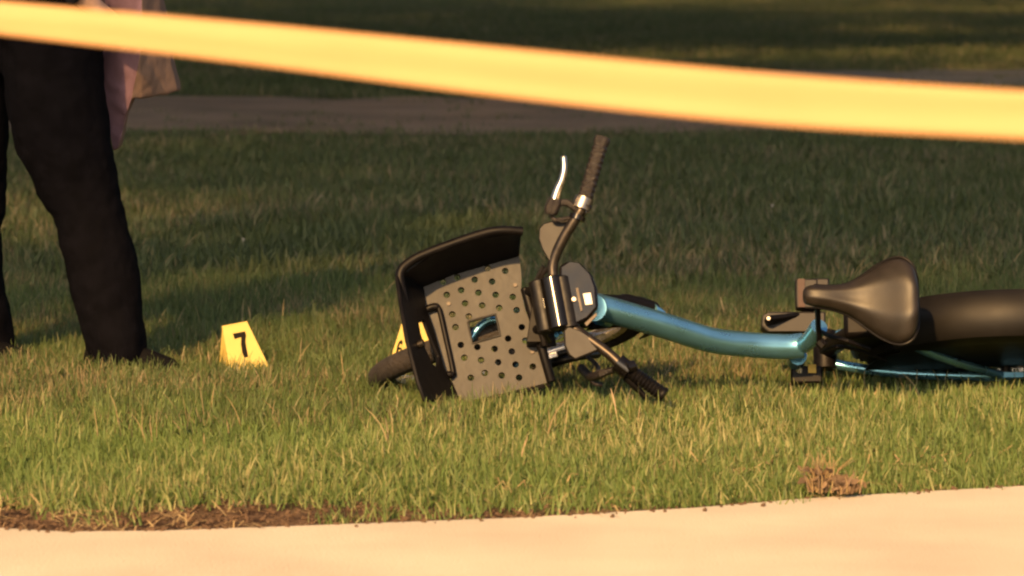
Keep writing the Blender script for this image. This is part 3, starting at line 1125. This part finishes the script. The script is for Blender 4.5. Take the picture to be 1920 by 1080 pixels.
# right-hand wall (uppermost as it lies) as a thick curved sheet
rings = []
inner_px = [(792, 533), (850, 510), (912, 492), (974, 475)]
outer_px = [(752, 512), (812, 470), (898, 440), (978, 430)]
for (ix, iy), (ox, oy) in zip(inner_px, outer_px):
    a_, b_ = B(ix, iy, FU), B(ox, oy, RU)
    nrm = Vector((0, -1, 0.15)).normalized() * 0.008
    mid = a_.lerp(b_, 0.55) + nrm * 0.8
    rings.append([a_ + nrm * 0.2, mid + nrm, b_ + nrm, b_ - nrm, mid - nrm, a_ - nrm])
mb.loft(rings)
# front wall with its slot
A_, C_, D_ = B(792, 533, FU), B(862, 752, FU), B(750, 514, RU)
E_ = C_ + (D_ - A_) * 0.92


def on_front(px, py):
    o = BI @ CPOS
    d_ = BI.to_3x3() @ ray(px, py)
    nn = (C_ - A_).cross(D_ - A_)
    return o + d_ * ((A_ - o).dot(nn) / d_.dot(nn))


fw = [(746, 517), (770, 512), (796, 530), (799, 575), (812, 610), (834, 690), (866, 752), (800, 752), (786, 715), (764, 630), (752, 560)]
slot = [(786, 604), (797, 600), (812, 640), (824, 668), (822, 690), (812, 682), (797, 650), (790, 628)]
nn = (C_ - A_).cross(D_ - A_).normalized() * 0.009
mb.slab([[on_front(x, y) for x, y in fw], [on_front(x, y) for x, y in slot]], nn)
# low wall on the side in the grass
rings = []
for (ix, iy), (ox, oy) in zip([(868, 756), (950, 737), (1030, 718)], [(866, 762), (950, 742), (1033, 722)]):
    a_, b_ = B(ix, iy, FU), B(ox, oy, FU + 0.05)
    rings.append([a_ + Vector((0, 0.004, 0)), b_ + Vector((0, 0.004, 0)), b_ - Vector((0, 0.002, 0)), a_ - Vector((0, 0.002, 0))])
mb.loft(rings)
basket = mb.build('basket', M_BLACK, bike, bevel=0.003)
mb = MB()
rim = spline(Bp([(980, 434, RU), (940, 432, RU + .005), (898, 440, RU + .005), (812, 470, RU + .005), (770, 490, RU + .005), (750, 514, RU + .005), (757, 560, RU), (770, 630, RU - .01), (792, 722, RU - .02)]), 6)
mb.tube(rim, 0.0105, 12)
mb.build('rim_tube', M_BLACK, basket)
mb = MB()
mb.slab(loops, (0, 0, -0.015))
mb.build('floor_plate', M_PLATE, basket, smooth=False)
mb = MB()
ring_ = [B(x, y, FU + 0.001) for x, y in sq]
ring_ = [ring_[0], ring_[0].lerp(ring_[1], .5), ring_[1], ring_[1].lerp(ring_[2], .5), ring_[2], ring_[2].lerp(ring_[3], .5), ring_[3], ring_[3].lerp(ring_[0], .5), ring_[0]]
mb.tube(ring_, 0.0026, 8)
mb.build('hole_rim', M_PLATE, basket)
mb = MB()
mb.tube(spline(Bp([(799, 582, FU + .012), (806, 577, FU + .014), (818, 575, FU + .014), (824, 582, FU + .012), (836, 634, FU + .010), (849, 694, FU + .010), (847, 702, FU + .012), (828, 701, FU + .014), (806, 690, FU + .02)]), 4), [0.0085] * 10 + [0.0062] * 14 + [0.0085] * 9, 10)
mb.build('handle_loop', M_BLACK, basket)
mb = MB()
p = on_front(785, 646)
mb.tube([p, p - nn.normalized() * 0.012], 0.009, 12)
mb.build('rivet', M_DARKMETAL, basket)
for x, y in ((841, 570), (966, 535), (998, 660)):
    mb = MB()
    p = B(x, y, FU)
    mb.tube([p, p + Vector((0, 0, 0.004))], 0.0045, 10)
    mb.build('rivet', M_DARKMETAL, basket)


# ------------------------------------------------------------------ evidence markers
def marker(name, tl, tr, br, bl, back_shift, Yt, Yb, strokes, label):
    """yellow folded tent: front panel with its numeral, back panel, and the ridge between them"""
    root_p = at((bl[0] + br[0]) / 2, (bl[1] + br[1]) / 2, Yb)
    root = empty(name, root_p)
    tag(root, label, 'evidence marker', 'yellow evidence markers in the grass')
    TL, TR = at(*tl, Yt) - root_p, at(*tr, Yt) - root_p
    BL, BR = at(*bl, Yb) - root_p, at(*br, Yb) - root_p
    BL = TL + (BL - TL) * 1.22
    BR = TR + (BR - TR) * 1.22
    depth = Vector((0, 0.10, 0))
    kl, kr = BL + depth + Vector((back_shift, 0, 0)), BR + depth + Vector((back_shift, 0, 0))
    nf = (BR - BL).cross(TL - BL).normalized()
    TR = (CPOS - root_p) + ray(*tr) * ((TL - (CPOS - root_p)).dot(nf) / ray(*tr).dot(nf))
    if nf.y > 0:
        nf = -nf
    t = 0.0022
    m_ = MB()
    m_.slab([[TL, TR, BR, BL]], -nf * t)
    front = m_.build('front_panel', M_MARKER, root, smooth=False, bevel=0.0008)
    m_ = MB()
    d3 = Vector((0, 0.006, 0))
    m_.slab([[TL + d3, TR + d3, kr, kl]], Vector((0, 0.0022, 0)))
    m_.build('back_panel', M_MARKER, root, smooth=False, bevel=0.0008)
    m_ = MB()
    m_.tube([TL + Vector((0, 0.003, -0.001)), TR + Vector((0, 0.003, -0.001))], 0.0042, 10)
    m_.build('ridge', M_MARKER, root)
    m_ = MB()
    n3 = nf

    def onp(px, py):
        d_ = ray(px, py)
        o_ = CPOS - root_p
        return o_ + d_ * ((TL - o_).dot(n3) / d_.dot(n3))
    for loop in strokes:
        m_.slab([[onp(*p) + n3 * 0.0004 for p in l] for l in loop], n3 * 0.0012)
    m_.build('numeral', M_INK, front, smooth=False)
    return root


seven = [[[(436.5, 626), (459.5, 621.5), (461.5, 629), (460.3, 640), (462, 652), (465.5, 669), (458, 671.5), (453.8, 660), (451.8, 646), (452.3, 632.5), (439.8, 636)]]]
marker('evidence_marker', (416.5, 613.5), (464, 604.5), (499, 676), (429, 682), -0.035, 10.22, 10.17, seven, 'yellow evidence marker bearing the black number 7')
def ell(cx, cy, a, b, t, n=18, ph=0.0, span=6.2832):
    return [(cx + a * math.cos(ph + span * i / n) * math.cos(t) - b * math.sin(ph + span * i / n) * math.sin(t), cy + a * math.cos(ph + span * i / n) * math.sin(t) + b * math.sin(ph + span * i / n) * math.cos(t)) for i in range(n)]


six = [[ell(748.5, 662, 6.0, 10.5, 0.12), ell(748.5, 662, 2.8, 6.4, 0.12)],
       [[(743.2, 660), (744.5, 650), (748, 641), (753, 637.5), (755, 641), (754.6, 646), (751.8, 645.5), (750.2, 644), (748, 650), (747, 658)]]]
marker('evidence_marker', (752, 610), (802, 606), (838, 672), (731, 676), 0.0, 10.22, 10.17, six, 'yellow evidence marker bearing the black number 6, behind the fallen basket')


# ------------------------------------------------------------------ person (dark trousers), seen from the hips down
PY = 10.22
def P(px, py, dY=0.0):
    return at(px, py, PY + dY)


def ellipse_ring(c, t, rx, ry, n=16):
    """ring round c, across direction t; rx along screen x, ry in depth"""
    t = Vector(t).normalized()
    ux = Vector((1, 0, 0))
    ux = (ux - t * ux.dot(t)).normalized()
    uy = t.cross(ux).normalized()
    return [c + ux * (rx * math.cos(q)) + uy * (ry * math.sin(q)) for q in [2 * math.pi * i / n for i in range(n)]]


def limb(mb_, pts, n=16):
    """pts: (centre, rx, ry)"""
    rings_ = []
    for i, (c, rx, ry) in enumerate(pts):
        t = pts[min(i + 1, len(pts) - 1)][0] - pts[max(i - 1, 0)][0]
        rings_.append(ellipse_ring(c, t, rx, ry, n))
    mb_.loft(rings_)


S = PY / F_PX                                              # metres per pixel at the person
person = MB()
# body: one skin surface (legs, trunk, arms, neck, head) welded by a remesh
hipc = P(55, 20)
front_leg = [(P(95, 20, -0.09), .080, .085), (P(108, 180, -0.09), .072, .078), (P(150, 340, -0.09), .060, .062), (P(175, 440, -0.09), .054, .055), (P(197, 540, -0.09), .050, .052), (P(214, 640, -0.09), .036, .040), (P(222, 672, -0.08), .034, .045)]
back_leg = [(P(-20, 20, 0.13), .072, .085), (P(-46, 180, 0.13), .064, .078), (P(-56, 340, 0.13), .055, .062), (P(-58, 440, 0.13), .050, .055), (P(-50, 540, 0.13), .046, .052), (P(-30, 640, 0.13), .036, .040), (P(-26, 668, 0.13), .034, .045)]
for leg in (front_leg, back_leg):
    limb(person, leg, 14)
limb(person, [(hipc + Vector((0, 0, -.08)), .10, .15), (hipc + Vector((0, 0, .02)), .115, .17), (hipc + Vector((0, 0, .16)), .10, .145), (hipc + Vector((0.01, 0, .33)), .115, .165), (hipc + Vector((0.02, 0, .46)), .105, .18), (hipc + Vector((0.02, 0, .54)), .055, .10), (hipc + Vector((0.03, 0, .58)), .050, .055), (hipc + Vector((0.045, 0, .66)), .048, .052)], 18)
hd = hipc + Vector((0.06, 0, .76))
limb(person, [(hd + Vector((0.01, 0, -.115)), .035, .035), (hd + Vector((0.015, 0, -.085)), .070, .058), (hd + Vector((0.005, 0, -.02)), .094, .074), (hd + Vector((0, 0, .05)), .098, .077), (hd + Vector((-.005, 0, .10)), .075, .062), (hd + Vector((-.008, 0, .122)), .03, .03)], 18)
limb(person, [(hd + Vector((.085, 0, .02)), .012, .012), (hd + Vector((.108, 0, -.025)), .016, .015), (hd + Vector((.098, 0, -.04)), .010, .012)], 8)      # nose
limb(person, [(hd + Vector((.085, 0, -.072)), .008, .024), (hd + Vector((.089, 0, -.062)), .010, .022), (hd + Vector((.085, 0, -.052)), .008, .022)], 8)  # lips
for s in (-1, 1):
    limb(person, [(hd + Vector((-.012, .074 * s, -.03)), .012, .008), (hd + Vector((-.016, .080 * s, .0)), .02, .008), (hd + Vector((-.018, .078 * s, .03)), .014, .007)], 8)
    sh = hipc + Vector((0.02, .19 * s, .47))
    el = sh + Vector((-0.02, .05 * s, -.29))
    if s < 0:
        wr = hipc + Vector((0.17, -0.16, .02))
    else:
        wr = hipc + Vector((0.16, 0.20, .03))
    limb(person, [(sh + Vector((0, -.03 * s, .02)), .05, .05), (sh, .055, .055), (sh.lerp(el, .5), .046, .046), (el, .040, .040), (el.lerp(wr, .4), .040, .038), (wr, .026, .030)], 12)
    hv = (wr - el).normalized()
    palm_e = wr + hv * .085
    limb(person, [(wr, .024, .028), (wr + hv * .03, .018, .040), (palm_e, .015, .042)], 10)
    for k in range(4):
        b0 = palm_e + Vector((0, -.030 + .020 * k, 0)) - hv * .012
        ln = (.062, .072, .068, .054)[k]
        b1 = b0 + hv * ln * .5
        b2 = b1 + (hv + Vector((-.2, 0, -.9))).normalized() * ln * .35
        b3 = b2 + Vector((-.5, 0, -.75)).normalized() * ln * .28
        person.tube([b0, b1, b2, b3], [.0095, .009, .0085, .007], 8)
    tb = wr + hv * .025 + Vector((0, -.030 * s, 0))
    person.tube([tb, tb + hv * .03 + Vector((0.01, -.018 * s, -.012)), tb + hv * .06 + Vector((0.005, -.014 * s, -.03))], [.012, .0105, .008], 8)
body = person.build('person', M_SKIN)
md = body.modifiers.new('weld', 'REMESH')
md.mode = 'VOXEL'
md.voxel_size = 0.0065
md.use_smooth_shade = True
md2 = body.modifiers.new('smooth', 'SMOOTH')
md2.factor = 0.5
md2.iterations = 3
tag(body, 'person in dark trousers and black shoes standing on the lawn, legs apart', 'person')

# trousers: loose, follow the photographed outline
def leg_px(rows, dY, ry):
    return [(P((a_ + b_) / 2, y, dY), (b_ - a_) / 2 * S, max((b_ - a_) / 2 * S * ry, 0.085)) for y, a_, b_ in rows]


tr = MB()
limb(tr, leg_px([(-30, -10, 190), (60, 5, 192), (120, 8, 192), (170, 10, 197), (240, 20, 206), (300, 48, 216), (350, 74, 224), (390, 98, 230), (440, 108, 241), (500, 122, 258), (530, 130, 263), (600, 150, 269), (640, 160, 276), (664, 168, 276), (682, 174, 272)], -0.09, .95), 22)
limb(tr, leg_px([(-30, -90, 60), (60, -100, 40), (120, -110, 30), (170, -118, 24), (240, -124, 15), (300, -126, 14), (350, -124, 13), (400, -122, 12), (425, -120, 3), (440, -118, 4), (520, -112, 9), (560, -106, 14), (600, -98, 24), (640, -90, 31), (664, -84, 33), (676, -80, 33), (688, -78, 30)], 0.13, .95), 22)
limb(tr, [(P(60, 130), .11, .12), (P(55, 60), .135, .17), (P(50, 0), .13, .185), (P(50, -60), .125, .175), (P(50, -110), .12, .165)], 22)
trousers = tr.build('trousers', M_TROUSER, body)
md = trousers.modifiers.new('weld', 'REMESH')
md.mode = 'VOXEL'
md.voxel_size = 0.007
md.use_smooth_shade = True
tex = bpy.data.textures.new('wrinkle', 'CLOUDS')
tex.noise_scale = 0.075
tex.noise_depth = 3
sm = trousers.modifiers.new('smooth', 'SMOOTH')
sm.iterations = 4
dp = trousers.modifiers.new('wrinkle', 'DISPLACE')
dp.texture = tex
dp.strength = 0.018
dp.mid_level = 0.5
dp.texture_coords = 'LOCAL'
# jacket
jk = MB()
limb(jk, [(hipc + Vector((0, 0, .07)), .150, .20), (hipc + Vector((0, 0, .18)), .135, .185), (hipc + Vector((0.01, 0, .33)), .145, .195), (hipc + Vector((0.02, 0, .45)), .13, .21), (hipc + Vector((0.02, 0, .53)), .075, .125), (hipc + Vector((0.028, 0, .575)), .063, .068)], 20)
for s in (-1, 1):
    sh = hipc + Vector((0.02, .19 * s, .47))
    el = sh + Vector((-0.02, .05 * s, -.29))
    wr = hipc + (Vector((0.17, -0.16, .02)) if s < 0 else Vector((0.16, 0.20, .03)))
    limb(jk, [(sh + Vector((0, -.05 * s, .03)), .06, .06), (sh, .070, .070), (sh.lerp(el, .5), .060, .060), (el, .056, .056), (el.lerp(wr, .85), .042, .044)], 14)
jacket = jk.build('jacket', M_SHIRT, body)
md = jacket.modifiers.new('weld', 'REMESH')
md.mode = 'VOXEL'
md.voxel_size = 0.009
md.use_smooth_shade = True
# shoes: sole and upper, toes to the right
for px, py, dY in ((206, 668, -0.05), (-62, 668, 0.13)):
    heel = P(px, py + 22, dY)
    heel.z = 0.016
    st = [(-.062, .030, .055), (-.05, .040, .085), (0.0, .042, .098), (.05, .043, .080), (.10, .047, .058), (.15, .048, .045), (.185, .040, .036), (.205, .022, .024)]
    rings = []
    for x, w, h in st:
        c = heel + Vector((x * .84, -0.54 * x, 0.016))
        rings.append([c + Vector((.54 * w * math.cos(q), .84 * w * math.cos(q), max(0, math.sin(q)) * h)) for q in [2 * math.pi * i / 18 for i in range(18)]])
    m_ = MB()
    m_.loft(rings)
    shoe = m_.build('shoe', M_SHOE, body)
    m_ = MB()
    rings = []
    for x, w, h in st:
        c = heel + Vector((x * .84, -0.54 * x, 0.0))
        sd_ = Vector((.54, .84, 0)) * w * 1.06
        rings.append([c - sd_, c + sd_, c + sd_ + Vector((0, 0, .02)), c - sd_ + Vector((0, 0, .02))])
    m_.loft(rings)
    m_.build('sole', M_RUBBER, shoe)
# hair
m_ = MB()
limb(m_, [(hd + Vector((-.055, 0, -.05)), .045, .060), (hd + Vector((-.035, 0, .0)), .078, .081), (hd + Vector((-.018, 0, .05)), .094, .083), (hd + Vector((-.012, 0, .10)), .082, .070), (hd + Vector((-.010, 0, .132)), .04, .036)], 18)
m_.build('hair', M_HAIR, body, sub=1)
for s in (-1, 1):
    m_ = MB()
    e = hd + Vector((.083, .030 * s, .012))
    limb(m_, [(e + Vector((0, 0, -.008)), .006, .006), (e, .010, .011), (e + Vector((0, 0, .008)), .006, .006)], 10)
    m_.build('eye', M_INK, body)

# paper bag held at the person's far side
M_BAG2 = mat('mauve_paper', (0.25, 0.15, 0.19), 0.85, var=0.08, scale=7, bump=0.3, bump_scale=30, spec=0.2)
bag = MB()
bp = {
    'a0': at(196, -60, 10.31), 'a1': at(268, -60, 10.23), 'a2': at(292, -60, 10.33),
    'b0': at(186, 95, 10.31), 'b1': at(264, 98, 10.21), 'b2': at(318, 98, 10.35),
    'c0': at(196, 190, 10.31), 'c1': at(247, 184, 10.25), 'c2': at(332, 170, 10.37),
    'd0': at(214, 282, 10.33), 'd1': at(221, 276, 10.32),
    'e1': at(266, 183, 10.27),
}
k_ = list(bp)
vs = [bp[q] for q in k_] + [bp[q] + Vector((0.0, 0.10, 0.0)) for q in k_]
ix = {q: i for i, q in enumerate(k_)}
F_ = [('a0', 'a1', 'b1', 'b0'), ('a1', 'a2', 'b2', 'b1'), ('b0', 'b1', 'c1', 'c0'), ('b1', 'b2', 'c2', 'e1'), ('b1', 'e1', 'c1'), ('c0', 'c1', 'd1', 'd0')]
fs = [tuple(ix[q] for q in f) for f in F_] + [tuple(ix[q] + len(k_) for q in reversed(f)) for f in F_]
loop_ = ['a0', 'b0', 'c0', 'd0', 'd1', 'c1', 'e1', 'c2', 'b2', 'a2', 'a1']
for i in range(len(loop_)):
    p, q = ix[loop_[i]], ix[loop_[(i + 1) % len(loop_)]]
    fs.append((p, q, q + len(k_), p + len(k_)))
bag.add(vs, fs)
bg_o = bag.build('paper_bag', M_BAG, smooth=True, angle=80)
sb_ = bg_o.modifiers.new('fine', 'SUBSURF')
sb_.subdivision_type = 'SIMPLE'
sb_.levels = sb_.render_levels = 5
fold = bpy.data.textures.new('paper_folds', 'CLOUDS')
fold.noise_scale = 0.07
fold.noise_depth = 2
fd_ = bg_o.modifiers.new('folds', 'DISPLACE')
fd_.texture = fold
fd_.strength = 0.022
fd_.texture_coords = 'GLOBAL'
ss_ = bg_o.modifiers.new('soften', 'SMOOTH')
ss_.iterations = 10
bg_o.data.materials.append(M_BAG2)
for p_ in bg_o.data.polygons:
    if p_.index in (0, 2, 5):
        p_.material_index = 1
tag(bg_o, 'crumpled mauve and tan paper bag hanging beside the dark trousers', 'paper bag')

# ------------------------------------------------------------------ barrier tape and its stakes
def tape_depth(px):
    return 1 / (1 / 4.1 + (1 / 3.55 - 1 / 4.1) * px / 1920)


TOP = [(x, y, tape_depth(x)) for x, y in ((-2600, -250), (-1200, -110), (-500, -42), (0, 3), (480, 45), (960, 92), (1440, 138), (1920, 171), (2500, 200), (3300, 232), (4600, 270), (7000, 345))]
BOT = [(x, y, tape_depth(x)) for x, y in ((-2600, -220), (-1200, -60), (-500, 12), (0, 65), (480, 122), (960, 183), (1440, 233), (1920, 262), (2500, 300), (3300, 336), (4600, 378), (7000, 462))]
tp, bt = spline([at(*p) for p in TOP], 12), spline([at(*p) for p in BOT], 12)
vs, fs = [], []
NR = 7
for i, (a_, b_) in enumerate(zip(tp, bt)):
    for r_ in range(NR):
        p = a_.lerp(b_, r_ / (NR - 1))
        p = p + Vector((0, 0.002 * math.sin(r_ * 1.1 + i * 0.05) + 0.002 * mnoise.noise((i * 0.12, r_ * 0.4, 1)), 0))
        vs.append(p)
for i in range(len(tp) - 1):
    for r_ in range(NR - 1):
        q = i * NR + r_
        fs.append((q, q + NR, q + NR + 1, q + 1))
m_ = MB()
m_.add(vs, fs)
tape = m_.build('barrier_tape', M_TAPE)
sd = tape.modifiers.new('thick', 'SOLIDIFY')
sd.thickness = 0.0004
tag(tape, 'yellow barrier tape stretched across in front of the lawn', 'barrier tape')
for p, nm in ((tp[0].lerp(bt[0], .5), 'wooden stake holding the distant end of the yellow tape'), (tp[-1].lerp(bt[-1], .5), 'wooden stake holding the near end of the yellow tape')):
    m_ = MB()
    m_.box((p.x, p.y + 0.024, 0.62), (0.02, 0, 0), (0, 0.02, 0), (0, 0, 0.65))
    m_.box((p.x, p.y + 0.024, 1.29), (0.012, 0, 0), (0, 0.012, 0), (0, 0, 0.03))
    s_ = m_.build('stake', M_STAKE, smooth=False, bevel=0.004)
    tag(s_, nm, 'stake', 'stakes that hold the tape')

# ------------------------------------------------------------------ small plants at the pavement edge and in the lawn
def dry_weed(px, py, h, n, label, seed):
    random.seed(seed)
    base = on_ground(px, py, 0.02)
    root = empty('dry_weed', base)
    tag(root, label, 'dry weed')
    m1, m2 = MB(), MB()
    for _ in range(n):
        q = random.uniform(0, 6.283)
        r_ = random.uniform(0, 0.05)
        b0 = Vector((r_ * 0.6 * math.cos(q), r_ * 0.5 * math.sin(q), 0))
        d_ = Vector((math.cos(q) * random.uniform(.1, .45), math.sin(q) * 0.3, 1)).normalized()
        l_ = h * random.uniform(.35, 1)
        b1 = b0 + d_ * l_ * .6
        b2 = b1 + (d_ + Vector((random.uniform(-.7, .7), 0, -.3))).normalized() * l_ * .45
        (m1 if random.random() < .75 else m2).tube([b0, b1, b2], [.0016, .0013, .0006], 5)
    tag(m1.build('stem', M_CHAFF, root), kind='stuff')
    tag(m2.build('stem', mat('dead_stem', (0.20, 0.14, 0.085), 0.9, var=0.3), root), kind='stuff')
    m3 = MB()
    for _ in range(70):
        c = Vector((random.gauss(0, .014), random.gauss(0, .014), random.uniform(.005, h * .55)))
        a_ = Vector((random.uniform(-1, 1), random.uniform(-1, 1), random.uniform(-.6, 1))).normalized() * random.uniform(.008, .022)
        b_ = a_.cross(Vector((random.random(), random.random(), random.random()))).normalized() * random.uniform(.004, .009)
        m3.add([c - a_, c + b_, c + a_, c - b_], [(0, 1, 2, 3)])
    o_ = m3.build('dead_leaves', mat('dead_leaf', (0.20, 0.135, 0.08), 0.9, col2=(0.09, 0.06, 0.042), scale=30), root, smooth=False)
    tag(o_, kind='stuff')
    return root


dry_weed(1540, 922, 0.085, 44, 'brown withered weed clump at the pavement edge', 3)
dry_weed(1586, 924, 0.045, 18, 'small straw coloured weed clump next to the brown one', 5)
random.seed(11)

# ------------------------------------------------------------------ unseen trees behind the camera and along the lawn, added to shade its back
def tree(x, y, bottom, top_, rad, seed, label, leaves=5200, shade_start=None):
    r_ = random.Random(seed)
    root = empty('unseen_shade_tree', (x, y, 0))
    tag(root, label, 'tree', 'unseen trees added to shade the lawn')
    m_ = MB()
    H = bottom + (top_ - bottom) * 0.6
    m_.tube([Vector((0, 0, -.1)), Vector((.05, 0, bottom * .5)), Vector((-.05, .1, bottom)), Vector((.1, 0, H))], [.28, .22, .18, .06], 12)
    tips = []
    for k in range(9):
        q = k * 2.4 + r_.random()
        z0 = bottom * .85 + (H - bottom * .85) * k / 10
        l_ = rad * r_.uniform(.5, .9)
        e_ = Vector((math.cos(q) * l_, math.sin(q) * l_, z0 + l_ * r_.uniform(.3, .8)))
        m_.tube([Vector((0, 0, z0)), Vector((0, 0, z0)).lerp(e_, .5) + Vector((0, 0, .2)), e_], [.09, .06, .02], 7)
        tips.append(e_)
    m_.build('trunk', M_BARK, root)
    clumps = [(t_, r_.uniform(.7, 1.3) * rad * .36) for t_ in tips]
    for _ in range(24):
        q, zf = r_.uniform(0, 6.283), r_.random()
        rr_ = rad * math.sqrt(r_.random()) * (1 - .45 * zf)
        clumps.append((Vector((math.cos(q) * rr_, math.sin(q) * rr_, bottom + (top_ - bottom) * zf)), rad * r_.uniform(.22, .4)))
    vs, fs, tn = [], [], []
    for _ in range(leaves):
        c, s_ = r_.choice(clumps)
        d_ = Vector((r_.gauss(0, 1), r_.gauss(0, 1), r_.gauss(0, .7)))
        p = c + d_.normalized() * s_ * r_.random() ** .4
        if shade_start and p.z < 0.6 * (shade_start - y - p.y) + r_.gauss(0, .25):      # leaves left out so the shade starts behind the bicycle
            continue
        a_ = Vector((r_.gauss(0, 1), r_.gauss(0, 1), r_.gauss(0, 1))).normalized() * r_.uniform(.08, .15)
        b_ = a_.cross(Vector((r_.gauss(0, 1), r_.gauss(0, 1), r_.gauss(0, 1)))).normalized() * r_.uniform(.05, .10)
        k = len(vs)
        vs += [p - a_, p + b_, p + a_, p - b_]
        fs.append((k, k + 1, k + 2, k + 3))
        t_ = r_.random()
        tn += [t_] * 4
    me_ = bpy.data.meshes.new('crown')
    me_.from_pydata([tuple(q) for q in vs], [], fs)
    at_ = me_.attributes.new('tint', 'FLOAT', 'POINT')
    at_.data.foreach_set('value', tn)
    link('crown', me_, M_LEAF, root)
    return root


tree(-4.6, 0.3, 7.6, 17.0, 6.0, 21, 'unseen broad leafy tree added for shade beside the viewer on the near side of the pavement', 23000, 11.2)
tree(-7.0, -6.5, 12.0, 24.0, 5.5, 22, 'unseen tall leafy tree added for shade behind the viewer on the side of the standing person', 15000, 11.6)
tree(-1.0, -6.0, 12.0, 24.0, 4.8, 30, 'unseen tall slender leafy tree added for shade just behind the viewer', 15000, 11.6)
tree(-10.0, 10.0, 6.5, 20.0, 6.0, 23, 'unseen leafy tree added for shade beside the lawn level with the bicycle', 26000)
tree(-5.6, 21.0, 4.2, 20.0, 7.2, 24, 'unseen spreading leafy tree added for shade beside the lawn short of the dirt path', 34000)
tree(6.0, 20.0, 4.6, 14.0, 5.0, 25, 'unseen spreading leafy tree added for shade across the lawn from the others', 20000)
tree(-7.2, 33.0, 4.6, 21.0, 7.2, 26, 'unseen wide leafy tree added for shade past the dirt path', 40000)
tree(5.6, 32.0, 3.6, 16.0, 7.2, 27, 'unseen wide leafy tree added for shade past the dirt path on the gravel side', 30000)
tree(-9.0, 46.0, 4.4, 21.0, 8.0, 28, 'unseen old wide leafy tree added for shade far beyond both paths', 40000)
tree(8.4, 46.0, 4.4, 17.0, 7.8, 29, 'unseen old wide leafy tree added for shade far beyond the gravel path', 30000)
tree(-10.5, 58.0, 4.4, 18.0, 8.4, 32, 'unseen old leafy tree added for shade at the very back of the grass', 30000)
tree(10.0, 58.0, 4.4, 17.0, 8.0, 33, 'unseen old leafy tree added for shade at the very back on the gravel side', 26000)
